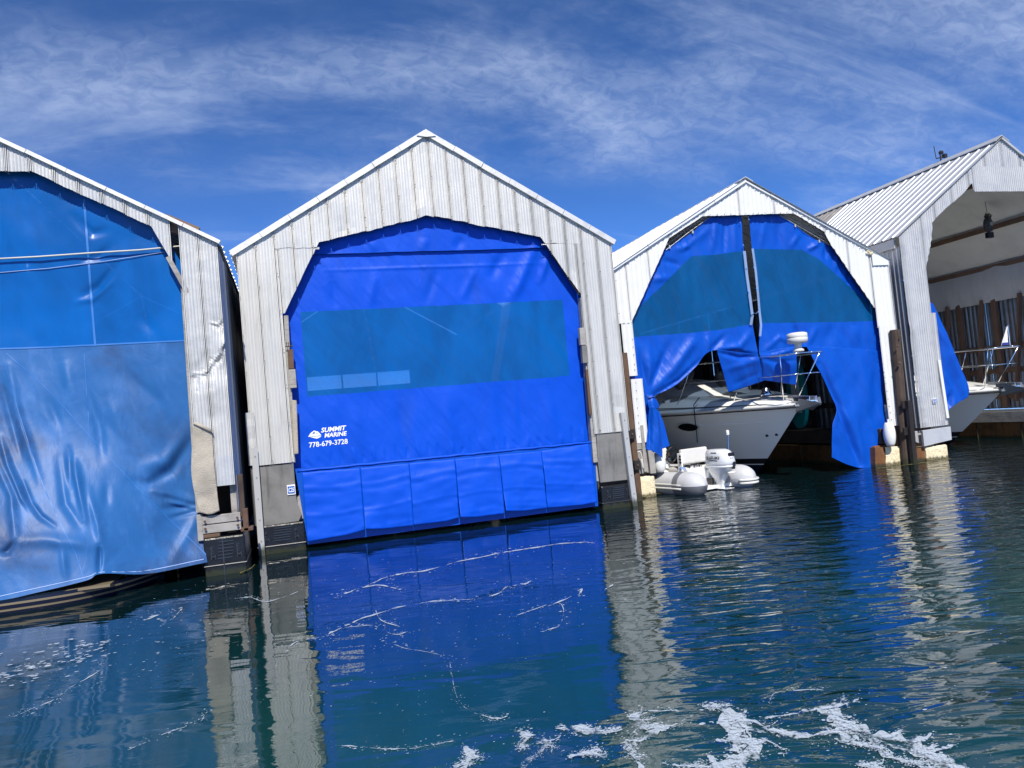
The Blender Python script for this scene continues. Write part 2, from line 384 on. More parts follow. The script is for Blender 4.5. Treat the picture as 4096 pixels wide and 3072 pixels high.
# ------------------------------------------------------------------ boathouse building blocks
def profile(x, w, minor, amp, seam):
    x = np.asarray(x, float)
    y = -amp*(0.5+0.5*np.cos(2*np.pi*x/minor))**3
    e = np.minimum(x, w-x)
    y = np.where(e < .010, -seam, y)
    y = np.where((e >= .010) & (e < .02), seam*1.6, y)
    y = np.where((e >= .02) & (e < .03), -seam*.5, y)
    y = np.where((e >= .03) & (e < .036), seam*.6, y)
    return y
def siding(par, Y, edges, top, bot, material, minor=.045, amp=.005, seam=.012, rows=8, dent=.004, name='siding_panel', gap=.0045, dents=(), jag=0., creases=()):
    out = []
    for i in range(len(edges)-1):
        x0, x1 = edges[i]+gap, edges[i+1]-gap; w = x1-x0
        if w < .02: continue
        n = max(4, int(w/minor*6)); xs = np.unique(np.concatenate([np.linspace(0, w, n), [.0099, .0101, .0199, .0201, .0299, .0301, .0359, .0361], [w-.0099, w-.0101, w-.0199, w-.0201, w-.0299, w-.0301, w-.0359, w-.0361]]))
        xs = xs[(xs >= 0) & (xs <= w)]
        yo = profile(xs, w, minor, amp, seam); X = x0+xs
        zt = np.asarray(top(X), float)-.002; zb = np.asarray(bot(X), float)
        if jag: zb = zb + random.uniform(-jag, jag) + np.array([nz(a, 1, Y, 9)*jag for a in X])
        if np.all(zt-zb < .02): continue
        zt = np.maximum(zt, zb+.001)
        tl = random.uniform(-.004, .004); tr = random.uniform(-.006, .006)
        P = np.zeros((rows+1, len(X), 3))
        for k in range(rows+1):
            z = zt+(zb-zt)*k/rows
            d = np.array([nz(a, Y, c, 2.6)*dent+nz(a, Y, c, 7)*dent*.5 for a, c in zip(X, z)])
            for (dx, dz, r, am) in dents: d += am*.5*np.exp(-(((X-dx)**2+((z-dz)*.7)**2)/r**2))*(1+.35*np.array([nz(a, 3, c, 9) for a, c in zip(X, z)]))
            for (pth_, w_, am) in creases:
                dd, _t = seg_dist(X, z, pth_); d += .55*am*np.exp(-(dd/w_)**2)*(.6+np.array([nz(a, 9, c, 11) for a, c in zip(X, z)]))
            P[k] = np.stack([X, Y+yo+d+tl+tr*(k/rows), z], -1)
        out.append(grid_mesh(name, P, material, par, smooth=False))
    return out
def leak_blocker(par, Y, rake_pts, open_pts_):  # unseen board added behind the cladding to stop light leaking through panel gaps
    up = [(p_[0], p_[1]-.03) for p_ in rake_pts]; lo = [(p_[0], p_[1]+.025) for p_ in open_pts_][::-1]
    MB().prism(up+lo, Y+.035, Y+.055).build('leak_blocker', 'wood_dark', par)
def side_wall(par, X, Y0, Y1, z0, z1, material, pitch=.1, amp=.018, sign=1, name='side_panel', step=.9):
    y = Y0; k = 0
    while y < Y1-.01:
        y2 = min(y+step, Y1); ys = np.linspace(y+.002, y2-.002, int((y2-y)/pitch*6)+2)
        dx = amp*np.clip(np.cos(2*np.pi*ys/pitch)*1.6, -1, 1)*.5
        P = np.zeros((2, len(ys), 3))
        for r, z in enumerate((z1, z0)): P[r] = np.stack([X+dx+k % 2*.004, ys, np.full(len(ys), z)], -1)
        grid_mesh(name, P, material, par, smooth=False); y = y2; k += 1
def roof(par, Y0, Y1, xl, xp, xr, zl, zp, zr, material, pitch=.3, step=.9, clear=(), side=(-1, 1), dark_last=False, ribh=1.):
    for sgn in side:
        xe, ze = (xl, zl) if sgn < 0 else (xr, zr)
        y = Y0; k = 0; nn = Vector((-(zp-ze), 0, (xp-xe))); nn.normalize()
        if nn.z < 0: nn = -nn
        while y < Y1-.01:
            y2 = min(y+step, Y1); n = max(2, int(round((y2-y)/pitch)))
            cols = []
            for i in range(n):
                a = y+(y2-y)*i/n; b2 = (y2-y)/n
                cols += [(a-.06*b2, 0), (a+.30*b2, 0), (a+.34*b2, .012), (a+.40*b2, .012), (a+.44*b2, 0), (a+.52*b2, 0), (a+.56*b2, .034), (a+.70*b2, .034), (a+.74*b2, 0), (a+1.06*b2, 0)]
            R = 6; P = np.zeros((R+1, len(cols), 3))
            for r in range(R+1):
                f = r/R
                for c, (yy, hh) in enumerate(cols):
                    hh *= ribh
                    sag = nz(xe+f, yy, 3, 1.2)*.01
                    P[r, c] = (xe+(xp-xe)*f+nn.x*(hh+sag), yy, ze+(zp-ze)*f+nn.z*(hh+sag)+k % 2*.0015)
            mname = 'fibreglass' if (sgn, k) in clear else ('roof_dark' if dark_last and y2 > Y1-.9 else material)
            grid_mesh('roof_panel', P, mname, par, smooth=False); y = y2; k += 1
def rake(par, Y, a, b_, w=.09, d=.07, material='trim', lift=.03, n=1):
    a, b_ = Vector(a), Vector(b_)
    for i in range(n):
        p0 = a.lerp(b_, i/n); p1 = a.lerp(b_, (i+1)/n-.002); dz = nz(i, a.x, Y, 3.3)*.012
        mb = MB(); mb.beam((p0.x, Y-.02-.004*(i % 2), p0.z+lift-w/2+dz), (p1.x, Y-.02-.004*(i % 2), p1.z+lift-w/2), d, w)
        mb.build('rake_trim', material, par)
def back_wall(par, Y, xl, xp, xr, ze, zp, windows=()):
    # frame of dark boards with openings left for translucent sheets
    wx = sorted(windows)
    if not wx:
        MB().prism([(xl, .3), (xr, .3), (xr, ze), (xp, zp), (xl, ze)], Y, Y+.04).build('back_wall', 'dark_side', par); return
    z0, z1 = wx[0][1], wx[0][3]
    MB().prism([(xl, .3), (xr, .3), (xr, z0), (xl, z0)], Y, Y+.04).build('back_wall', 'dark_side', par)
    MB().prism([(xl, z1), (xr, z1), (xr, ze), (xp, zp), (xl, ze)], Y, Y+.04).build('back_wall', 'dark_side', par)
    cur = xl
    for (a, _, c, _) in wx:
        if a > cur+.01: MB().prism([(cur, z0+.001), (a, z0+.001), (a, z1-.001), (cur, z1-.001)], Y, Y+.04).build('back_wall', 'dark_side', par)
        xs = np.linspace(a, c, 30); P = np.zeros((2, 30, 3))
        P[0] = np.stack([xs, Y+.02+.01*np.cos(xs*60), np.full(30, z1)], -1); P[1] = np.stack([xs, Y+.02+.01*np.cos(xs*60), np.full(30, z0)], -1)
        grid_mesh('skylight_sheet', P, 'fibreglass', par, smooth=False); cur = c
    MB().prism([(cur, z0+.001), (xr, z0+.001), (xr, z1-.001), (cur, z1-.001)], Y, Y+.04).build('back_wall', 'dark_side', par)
def float_marks(par, Y, xl, xr, zb, zt):
    """raised bars and letters moulded on the face of a black plastic float"""
    w = xr-xl; h = zt-zb; e = []
    for i in range(6):
        z = zb+h*(.22+.12*i); MB().box((xl+w*(.5+.01*i), Y-.004, z), (w*.36, .012, .012)).build('moulded_bar', 'black_bar', par)
    for sx_ in (.16, .78):
        for ch, f in (('M', .2), ('F', .36), ('E', .52)):
            put_text('moulded_letter', ch, 'black_bar', par, (xl+w*sx_, Y-.008, zb+h*f), (1, 0, 0), (0, 0, 1), .085, offset=.002)

YA, YB, YC, YD = 10.8488, 12.1587, 13.0304, 13.0097
LEN = 13.

# ================================================================== middle boathouse
eL, eR, pk = at(943, 1007, YB), at(2444, 965, YB), at(1701, 530, YB)
jl, jr = at(1142, 1400, YB).x, at(2334, 1300, YB).x
open_px = [(1139, 1253), (1276, 967), (1508, 913), (1640, 880), (1703, 862), (1761, 870), (1949, 906), (2162, 949), (2332, 1188)]
open_pts = [at(*q, YB) for q in open_px]
bh2 = thing('boathouse', (pk.x, YB, 0), 'large dull white ribbed metal boathouse closed by the curtain with the phone number', 'boathouse', 'floating boathouses in a row')
topf = polyfn([(eL.x, eL.z), (pk.x, pk.z), (eR.x, eR.z)])
opf = polyfn([(p.x, p.z) for p in open_pts])
zbl, zbr = at(1100, 1856, YB).z, at(2440, 1730, YB).z
# header sheets end at a lap seam over the two corner pieces
s1, s2 = at(1104, 992, YB), at(2310, 972, YB)
N = 22; ed = list(np.linspace(eL.x, eR.x, N+1))
lx, rx = open_pts[1].x, open_pts[-2].x
pl = min(ed, key=lambda e: abs(e-s1.x)); pr = min(ed, key=lambda e: abs(e-s2.x))
seamz = lambda x: np.where(np.asarray(x) < pk.x, s1.z, s2.z)
head = [e for e in ed if pl-.001 <= e <= pr+.001]
botH = lambda x: np.where((np.asarray(x) < lx) | (np.asarray(x) > rx), np.maximum(seamz(x), opf(x)), opf(x))
pkd = at(1703, 862, YB); d2 = at(1380, 940, YB); d3 = at(2300, 1090, YB)
siding(bh2, YB, head, topf, botH, 'alu_white', jag=.012, rows=9, dents=((pkd.x, pkd.z+.1, .22, -.03), (d2.x, d2.z+.05, .2, .03)))
siding(bh2, YB, [e for e in ed if e <= pl+.001], topf, lambda x: np.full(np.shape(x), zbl), 'alu_white', rows=16)
siding(bh2, YB, [e for e in ed if e >= pr-.001], topf, lambda x: np.full(np.shape(x), zbr), 'alu_white', rows=16, dents=((at(2475, 1640, YB).x, at(2475, 1640, YB).z, .12, .05),))
siding(bh2, YB+.006, [pl, jl], lambda x: seamz(x), lambda x: np.full(np.shape(x), zbl+.0), 'alu_white', rows=14)
le = [jl]+[e for e in ed if jl+.05 < e < lx-.05]+[lx]
siding(bh2, YB+.006, le, lambda x: seamz(x), lambda x: np.minimum(opf(x), s1.z-.03), 'alu_white', rows=8, jag=.01)
re_ = [rx]+[e for e in ed if rx+.05 < e < jr-.05]+[jr]
siding(bh2, YB+.006, re_, lambda x: seamz(x), lambda x: np.minimum(opf(x), s2.z-.03), 'alu_white', rows=8, jag=.01, dents=((d3.x, d3.z, .2, .03),))
siding(bh2, YB+.006, [jr, pr], lambda x: seamz(x), lambda x: np.full(np.shape(x), zbr), 'alu_white', rows=14)
leak_blocker(bh2, YB, [(lx-.02, float(topf(lx-.02))), (pk.x, pk.z), (rx+.02, float(topf(rx+.02)))], [(p.x, p.z) for p in open_pts[1:-1]])
for (xa, xb, pp_) in ((jl, lx, open_pts[0:2]), (rx, jr, open_pts[-2:])): MB().prism([(xa, float(topf(xa))-.03), (xb, float(topf(xb))-.03), (xb, pp_[1].z+.02), (xa, pp_[0].z+.02)], YB+.035, YB+.055).build('leak_blocker', 'wood_dark', bh2)  # same added light blockers behind the corner pieces
rake(bh2, YB, (eL.x-.07, 0, eL.z-.02), (pk.x, 0, pk.z), n=7); rake(bh2, YB, (pk.x, 0, pk.z), (eR.x+.06, 0, eR.z-.02), n=7)
MB().prism([(pk.x-.16, pk.z-.08), (pk.x, pk.z+.03), (pk.x+.16, pk.z-.08), (pk.x, pk.z-.1)], YB-.075, YB-.06).build('ridge_end', 'trim', bh2)
roof(bh2, YB-.03, YB+LEN, eL.x-.08, pk.x, eR.x+.08, eL.z-.02, pk.z+.02, eR.z-.02, 'roof_galv', clear=((1, 7),))
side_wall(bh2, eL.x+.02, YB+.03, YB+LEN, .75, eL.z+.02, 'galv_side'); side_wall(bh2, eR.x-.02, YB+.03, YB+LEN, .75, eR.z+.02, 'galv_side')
YBK = YB+LEN
wq = [(1231, 1505, 1364, 1558), (1374, 1497, 1504, 1550), (1513, 1486, 1638, 1540)]
wn = []
zlo = at(1440, 1548, YBK).z; zhi = at(1440, 1494, YBK).z
for a, b1, c, d in wq: wn.append((at(a, d, YBK).x, zlo, at(c, b1, YBK).x, zhi))
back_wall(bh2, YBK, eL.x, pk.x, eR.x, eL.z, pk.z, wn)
for xx, par_x in ((eL.x+.35, 0), (eR.x-.35, 1)):
    MB().box((xx, YB+LEN/2, .52), (.6, LEN-.2, .34)).build('deck_beam', 'wood_dark', bh2)
    MB().box((xx, YB+LEN/2+.7, .1), (.62, LEN-1.6, .6)).build('float', 'black_plastic', bh2)
scr2 = MB()
for e_ in ed:
    zt_ = float(topf(e_)); zb_ = float(botH(e_)) if pl < e_ < pr else (zbl if e_ < pk.x else zbr)
    z_ = zt_-.14
    while z_ > zb_+.04:
        scr2.box((e_+random.uniform(.012, .022), YB-.014, z_+random.uniform(-.02, .02)), (.011, .012, .011)); z_ -= .58
    scr2.box((e_+.018, YB-.014, zb_+.05), (.011, .012, .011))
scr2.build('screw_heads', 'rust_dot', bh2, kind='stuff')
# foot boards and plastic floats at the two piers
def quad_board(par, pxs, Y, d, name, material, bev=.006):
    pts = [at(a, c, Y) for a, c in pxs]
    return MB().prism([(p.x, p.z) for p in pts], Y, Y+d).build(name, material, par, bevel=bev)
quad_board(bh2, [(999, 1872), (1035, 1866), (1174, 1853), (1184, 1980), (1190, 2015), (1207, 2058), (1195, 2085), (1052, 2106), (1016, 2104)], YB+.02, .05, 'foot_board', 'board')
quad_board(bh2, [(2386, 1737), (2496, 1727), (2521, 1918), (2402, 1931), (2392, 1850)], YB+.02, .05, 'foot_board', 'board')
quad_board(bh2, [(2370, 1850), (2398, 1850), (2402, 1928), (2376, 1922)], YB+.09, .3, 'post', 'wood_grey')
quad_board(bh2, [(1188, 1990), (1208, 1984), (1214, 2074), (1196, 2080)], YB+.09, .3, 'post', 'wood_grey')
def tub(par, px0, px1, Y, d, ztop, letters=True):
    a, c = at(*px0, Y), at(*px1, Y)
    bz = ztop
    mb = MB(); w = c.x-a.x
    mb.box((a.x+w/2, Y+d/2, (bz-.35)/2+.09), (w, d, bz+.17)); mb.build('float', 'black_plastic', par, bevel=.025)
    mb = MB(); mb.box((a.x+w/2, Y+d/2, bz*.26), (w+.02, d+.02, .02)); mb.build('float_rim', 'black_bar', par, bevel=.008)
    if letters: float_marks(par, Y, a.x, c.x, bz*.28, bz)
tub(bh2, (1028, 2150), (1222, 2150), YB, .9, at(1130, 2092, YB).z-.01)
tub(bh2, (2407, 1980), (2533, 1980), YB, .9, at(2465, 1936, YB).z-.01)
# timber along the jambs
def jamb(par, px0, px1, Y, w, d, material, name='jamb_post'):
    a, c = at(*px0, Y), at(*px1, Y)
    MB().beam((a.x, Y+d/2, a.z), (c.x, Y+d/2, c.z), w, d, (0, 1, 0)).build(name, material, par, bevel=.006)
jamb(bh2, (1144, 1262), (1172, 1850), YB+.03, .07, .14, 'wood_grey'); jamb(bh2, (2330, 1190), (2383, 1850), YB+.03, .08, .14, 'wood_grey')
jamb(bh2, (1161, 1398), (1165, 1475), YB-.02, .085, .08, 'wood_brown', 'wood_block'); jamb(bh2, (1168, 1477), (1174, 1552), YB-.03, .1, .09, 'wood_grey', 'wood_block')
jamb(bh2, (2329, 1311), (2334, 1380), YB-.03, .1, .09, 'wood_grey', 'wood_block'); jamb(bh2, (2338, 1382), (2343, 1452), YB-.02, .1, .09, 'board', 'wood_block')
jamb(bh2, (2348, 1477), (2364, 1660), YB-.03, .05, .07, 'wood_brown', 'wood_block')
for i in range(4):
    q0 = at(1146+7*i, 1372, YB-.03); MB().tube([q0+Vector((0, 0, -.06)), q0+Vector((0, 0, .02))], .005, 5).build('bird_spike', 'black_steel', bh2)
q0, q1 = at(1141, 1386, YB-.03), at(1173, 1384, YB-.03); MB().tube([q0, q1], .008, 5).build('spike_strip', 'black_steel', bh2)
# carpet strip as chafing pad
cs = thing('carpet_strip', at(1178, 1819, YB-.03), 'narrow strip of grey carpet nailed upright beside the phone number', 'carpet')
A_ = [at(1166, 1600, YB-.02), at(1187, 1602, YB-.02), at(1194, 1815, YB-.02), at(1176, 1818, YB-.02)]
MB().prism([(p.x, p.z) for p in A_], YB-.05, YB+.02).build('pile', 'carpet', cs, bevel=.015)
# guide poles (angle steel in front of the pier edges)
def pole(par, top, bot, Y):
    a, c = at(*top, Y), at(*bot, Y); c.z = -.5
    mb = MB(); mb.beam((a.x, Y, a.z), (c.x, Y, c.z), .085, .012, (0, 1, 0)); mb.beam((a.x-.042, Y+.045, a.z), (c.x-.042, Y+.045, c.z), .012, .085, (0, 1, 0))
    o = mb.build('guide_pole', 'steel_pole', par)
    for i in range(6):
        f = .06+.15*i; p_ = a.lerp(c, f); MB().lathe([(.011, -.012), (.011, 0), (.0, 0)], (p_.x, Y-.004, p_.z), 8, 'y').build('bolt', 'wood_grey', o)
pole(bh2, (1018, 1791), (1049, 2226), YB-.08); pole(bh2, (2494, 1650), (2545, 2020), YB-.08)
rr = at(1010, 1720, YB); siding(bh2, YB-.03, [rr.x-.09, rr.x+.05], lambda x: np.full(np.shape(x), at(1000, 1650, YB).z), lambda x: np.full(np.shape(x), at(1005, 1862, YB).z), 'alu_bright', rows=8, dent=.03, name='corner_flashing')

# curtain of the middle boathouse
YBc = YB+.15
cur2 = thing('boat_curtain', (pk.x, YBc, at(1800, 2100, YBc).z), 'bright blue curtain with long tinted window, white lettering and slit skirt', 'curtain', 'blue curtains closing the boathouses')
win_px = [(1202, 1246), (2253, 1197), (2283, 1502), (1229, 1586)]
seamL, seamR = at(1189, 1879, YBc), at(2368, 1763, YBc)
def pxy(X, Z, Y):
    d = np.stack([X, np.full(X.shape, Y), Z-CAM_H], -1)
    f = d @ np.array(FWD); return 2048+FPX*(d @ np.array(RGT))/f, 1536-FPX*(d @ np.array(UPV))/f
def cur2_y(X, Z):
    px, py = pxy(X, Z, YBc)
    y = nzgrid(X, Z, .8, 3, 3)*.025 + nzgrid(X*1.6+Z*.9, Z*.5, 1.6, 11, 4)*.016
    for path, w, a in CUR2_FOLDS:
        d, t_ = seg_dist(px, py, path); y = y + 1.6*a*np.exp(-(d/w)**2)*np.sin(np.pi*np.clip(t_*.9+.08, 0, 1))
    return y
CUR2_FOLDS = [([(2150, 960), (2080, 1130), (2040, 1210)], 22, -.03), ([(2200, 1000), (2160, 1140)], 14, -.02), ([(2020, 1010), (1960, 1120)], 22, .02), ([(1900, 1080), (1850, 1200)], 16, -.014),
 ([(1750, 1080), (1700, 1220)], 18, .012), ([(1500, 1100), (1480, 1230)], 18, -.012), ([(1330, 1120), (1350, 1230)], 20, .014), ([(1300, 1080), (2200, 1050)], 7, -.006),
 ([(1700, 950), (1690, 1010)], 20, -.014), ([(1850, 950), (1820, 1000)], 20, .014), ([(1480, 950), (1500, 1010)], 22, -.012), ([(1600, 1600), (1640, 1840)], 30, .014), ([(1780, 1580), (1810, 1810)], 28, -.014),
 ([(2000, 1560), (2030, 1790)], 26, .014), ([(2180, 1540), (2230, 1770)], 24, -.016), ([(2080, 1530), (2100, 1780)], 16, .01), ([(1420, 1620), (1430, 1850)], 30, -.012)]
for i in range(26):
    xx = 1240+i*44; yy = 1879-(xx-1189)*.0984
    CUR2_FOLDS.append(([(xx+random.uniform(-6, 6), yy), (xx-random.uniform(0, 26), yy-random.uniform(25, 75))], 7, random.choice((-.008, .008, .006))))
nu, nv = 380, 420
xs = np.linspace(at(1120, 1600, YBc).x, at(2395, 1500, YBc).x, nu)
sz1, sz2 = at(1262, 1017, YBc), at(2184, 991, YBc)
slotz = sz1.z+(xs-sz1.x)/(sz2.x-sz1.x)*(sz2.z-sz1.z)
bz = np.interp(xs, [seamL.x, seamR.x], [seamL.z, seamR.z])
V_ = np.linspace(0, 1, nv)[:, None]
X = np.repeat(xs[None], nv, 0); Z = (slotz+.12)[None]*(1-V_)+bz[None]*V_
Yd = cur2_y(X, Z); P = np.stack([X, YBc+.05+Yd, Z], -1)
px, py = pxy(X, Z, YBc); cx = (px[:-1, :-1]+px[1:, 1:])/2; cyy = (py[:-1, :-1]+py[1:, 1:])/2
inw = in_poly(cx, cyy, win_px)
grid_mesh('curtain_body', P, 'tarp_blue', cur2, ~inw)
grid_mesh('window', P, 'screen_teal', cur2, inw)
V2 = np.linspace(0, 1, 60)[:, None]; X2 = np.repeat(xs[None], 60, 0); Z2 = np.maximum(opf(xs)+.25, slotz+.03)[None]*(1-V2)+slotz[None]*V2
P2 = np.stack([X2, YBc+.0+cur2_y(X2, Z2), Z2], -1)
grid_mesh('valance', P2, 'tarp_blue', cur2)
# skirt: seven flaps with slits
sl_top = [(1207, 1890), (1442, 1872), (1638, 1853), (1822, 1836), (1999, 1819), (2169, 1804), (2359, 1775)]
sl_bot = [(1229, 2168), (1461, 2127), (1654, 2102), (1838, 2079), (2019, 2054), (2189, 2033), (2386, 2016)]
for i in range(6):
    n1, n2 = 46, 40; Yf = YBc-.16
    a, c, d, e = (at(*q, Yf) for q in (sl_top[i], sl_top[i+1], sl_bot[i+1], sl_bot[i]))
    U, Vv = np.meshgrid(np.linspace(.004, .996, n1), np.linspace(0, 1, n2))
    pa, pc, pd, pe = (np.array(q) for q in (a, c, d, e))
    G = (pa*(1-U[..., None])+pc*U[..., None])*(1-Vv[..., None])+(pe*(1-U[..., None])+pd*U[..., None])*Vv[..., None]
    yy = nzgrid(G[..., 0], G[..., 2]*2.2, 1.3, 20+i, 3)*.02 + .035*(1-Vv)**3*1.5 + nzgrid(G[..., 0]*.6, G[..., 2], 5., 31, 2)*.008
    for (vv, am) in ((.22, -.008), (.3, .006), (.62, -.008), (.93, -.005)): yy += am*np.exp(-((Vv-vv-.04*np.sin(U*3+i))/.025)**2)
    curl = np.clip((Vv-.62)/.38, 0, 1)*np.clip(((.45-U) if i in (1, 3, 4) else (U-.7))/.45, 0, 1)
    yy -= curl*(.10 if i in (1, 3, 4) else .02); G[..., 2] += curl*.05
    yy -= .02*(U > .9)*Vv*(i % 2)
    G[..., 1] += yy
    grid_mesh('skirt_flap', G, 'tarp_blue', cur2, thick=.003)
a, c, d, e = (at(*q, YBc-.06) for q in ((1180, 1875), (2376, 1763), (2392, 2024), (1232, 2178)))
MB().prism([(p.x, p.z) for p in (a, c, d, e)], YBc-.07, YBc-.066).build('skirt_lining', 'tarp_royal', cur2)
a, c = at(1189, 1884, YBc-.05), at(2370, 1768, YBc-.05)
hem = [a.lerp(c, i/60)+Vector((0, -.02+nz(i, 0, 0, .5)*.015, nz(i, 5, 0, .4)*.012)) for i in range(61)]
MB().tube(hem, .02, 8).build('hem_roll', 'tarp_blue', cur2, smooth=True)
# print on the curtain
def oncur(p):
    y = cur2_y(np.array([[p.x]]), np.array([[p.z]]))[0, 0]; return Vector((p.x, YBc+.05+y-.006, p.z))
def prt(px_, py_): return at(px_, py_, YBc+.05)
def scale_px(p1, p2): return (prt(*p2)-prt(*p1)).length
o = prt(1236.5, 1791); e1 = prt(1390, 1775); ex = (e1-o).normalized(); ez = Vector((-ex.z*.0, 0, 1))
def fit_text(body, material, p0_, p1_, hpx, shear=0., off=0., name='lettering'):
    o_, e_ = prt(*p0_), prt(*p1_); ln = (e_-o_).length; ex_ = (e_-o_).normalized()
    v, f = text_mesh(body, 1., shear, off); mxx = max(a for a, _ in v); mnx = min(a for a, _ in v); hh = max(c for _, c in v)
    hz = hpx/FPX*13.0
    vs = [oncur(o_+ex_*((a-mnx)/(mxx-mnx)*ln)+Vector((0, 0, 1))*(c/hh*hz)) for a, c in v]
    me = bpy.data.meshes.new(name); me.from_pydata([tuple(q) for q in vs], [], f); return link(name, me, material, cur2)
fit_text('778-679-3728', 'white_print', (1237, 1790), (1391, 1774), 18.5, 0, .012)
fit_text('SUMMIT', 'white_print', (1284, 1730), (1386, 1719), 17, .25, .03)
fit_text('MARINE', 'white_print', (1298, 1750), (1388, 1741), 15.5, .2, .03)
lg = lambda x, y: (1150+x/6.32, 1650+y/6.32)
def logo(pts, name='emblem'):
    vs = [tuple(oncur(prt(*lg(*q)))) for q in pts]; me = bpy.data.meshes.new(name); me.from_pydata(vs, [], [tuple(range(len(vs)))]); link(name, me, 'white_print', cur2)
logo([(520, 616), (580, 520), (672, 455), (715, 470), (745, 478), (765, 475), (860, 578), (700, 598)])
logo([(565, 622), (700, 608), (855, 595), (830, 622), (745, 662)])
for pts in ([(640, 530), (655, 495), (685, 478), (692, 510), (680, 528), (690, 540), (660, 532), (640, 545), (612, 535)], [(735, 520), (752, 500), (748, 522), (770, 535), (745, 532), (728, 530)], [(575, 570), (580, 545), (590, 575)]):
    vs = [tuple(oncur(prt(*lg(*q)))+Vector((0, -.003, 0))) for q in pts]; me = bpy.data.meshes.new('emblem'); me.from_pydata(vs, [], [tuple(range(len(vs)))]); link('emblem', me, 'tarp_blue', cur2)

def number_sign(px0, px1, Y, txt, label):
    a, c = at(*px0, Y), at(*px1, Y); w, hh = c.x-a.x, a.z-c.z
    t_ = thing('number_sign', ((a.x+c.x)/2, Y, c.z), label, 'sign', 'berth number signs')
    MB().box(((a.x+c.x)/2, Y, (a.z+c.z)/2), (w, .012, hh)).build('sign_plate', 'sign_white', t_, bevel=.004)
    MB().box(((a.x+c.x)/2, Y-.009, (a.z+c.z)/2), (w*.82, .006, hh*.72)).build('sign_face', 'sign_blue', t_)
    v, f = text_mesh(txt, 1., 0, .02); mxx = max(q[0] for q in v); hm = max(q[1] for q in v)
    vs = [(a.x+w*.16+q[0]/mxx*w*.68, Y-.014, c.z+hh*.28+q[1]/hm*hh*.44) for q in v]
    me = bpy.data.meshes.new('number'); me.from_pydata(vs, [], f); link('number', me, 'white_print', t_)
number_sign((1147, 1941), (1183, 1977), YB+.006, 'C25', 'blue number sign reading C25 on the stained grey foot board')

# ================================================================== left boathouse
cR = at(876, 977, YA); slope = (at(876, 974, YA)-at(0, 560, YA)); sg = slope.z/slope.x
hw = 3.12; pA = cR.x-hw; zA = cR.z-sg*hw
bh1 = thing('boathouse', (pA, YA, 0), 'near boathouse cut by the left edge, dented pier and faded blue curtain', 'boathouse', 'floating boathouses in a row')
topA = polyfn([(pA-hw, cR.z), (pA, zA), (cR.x, cR.z)])
oA = [at(*q, YA) for q in ((123, 684), (605, 904), (640, 965), (688, 1046))]
oAl = [(2*pA-p.x, p.z) for p in oA]
botA = polyfn(oAl+[(p.x, p.z) for p in oA])
jx = at(718, 1000, YA).x; jx0 = at(684, 950, YA).x
ed = [cR.x-.0, ]; 
w = .268; edA = [jx0-w*i for i in range(0, 17)][::-1]
edA = [e for e in edA if e > pA-2.0]
siding(bh1, YA, edA, topA, botA, 'alu_bright', rows=7, minor=.04, amp=.009, seam=.014, jag=.008, dent=.005)
# missing sheet: bare frame behind
zcut = at(840, 1726, YA).z
pe = [jx, jx+(cR.x-jx)*.47, cR.x-.02]
dA = [(at(*q, YA).x, at(*q, YA).z, r, am) for q, r, am in (((870, 1300), .14, .05), ((830, 1440), .16, .06), ((890, 1385), .1, -.05), ((800, 1480), .13, .05), ((850, 1560), .14, -.05), ((780, 1500), .1, .04), ((850, 1660), .1, .04), ((905, 1480), .1, .05))]
cr1 = [[(at(*q, YA).x, at(*q, YA).z) for q in l_] for l_ in (((770, 1492), (800, 1496), (832, 1482), (848, 1452), (872, 1424), (892, 1382), (908, 1372)), ((842, 1440), (870, 1446), (893, 1408)), ((846, 1288), (870, 1300), (900, 1262)), ((774, 1500), (790, 1560)))]
crA = [(cr1[0], .022, -.06), ([(x+.01, z-.05) for x, z in cr1[0]], .03, .05), (cr1[1], .025, .05), (cr1[2], .02, -.04), ([(x, z-.04) for x, z in cr1[2]], .03, .04), (cr1[3], .03, .03)]
siding(bh1, YA, pe[:2], topA, lambda x: np.full(np.shape(x), zcut), 'alu_bright', rows=90, minor=.04, amp=.01, dent=.008, dents=dA, creases=crA)
z2 = at(900, 1829, YA).z; z3 = at(913, 1940, YA).z
siding(bh1, YA, pe[1:], topA, lambda x: np.full(np.shape(x), z2), 'alu_bright', rows=90, minor=.04, amp=.01, dent=.008, dents=dA, creases=crA)
siding(bh1, YA-.012, pe[1:], lambda x: np.full(np.shape(x), z2+.03), lambda x: np.full(np.shape(x), z3), 'galv', rows=6, minor=.04, amp=.005, dent=.004)
siding(bh1, YA+.05, [pA-hw, pA-2.1], topA, lambda x: np.full(np.shape(x), .6), 'alu_bright', rows=4)
leak_blocker(bh1, YA, [(edA[0], float(topA(edA[0]))), (pA, zA), (jx0, float(topA(jx0)))], [(edA[0], float(botA(edA[0]))), (oAl[0][0], oAl[0][1]), (oA[0].x, oA[0].z), (oA[1].x, oA[1].z), (oA[2].x, oA[2].z), (jx0, float(botA(jx0)))])
rake(bh1, YA, (pA-hw-.06, 0, cR.z), (pA, 0, zA), w=.05, n=5); rake(bh1, YA, (pA, 0, zA), (cR.x+.02, 0, cR.z+.01), w=.05, n=7)
roof(bh1, YA-.03, YA+LEN, pA-hw-.06, pA, cR.x+.03, cR.z-.03, zA+.01, cR.z-.03, 'roof_galv', clear=())
side_wall(bh1, cR.x-.02, YA+.02, YA+.92, .62, cR.z-.06, 'galv_side', pitch=.07, amp=.012)
side_wall(bh1, cR.x-.02, YA+.92, YA+LEN, .62, cR.z+.0, 'dark_side', pitch=.1, amp=.03); side_wall(bh1, pA-hw+.02, YA+.02, YA+LEN, .6, cR.z+.0, 'galv_side')  # right wall behind the front sheet: gap shade put into a darker material
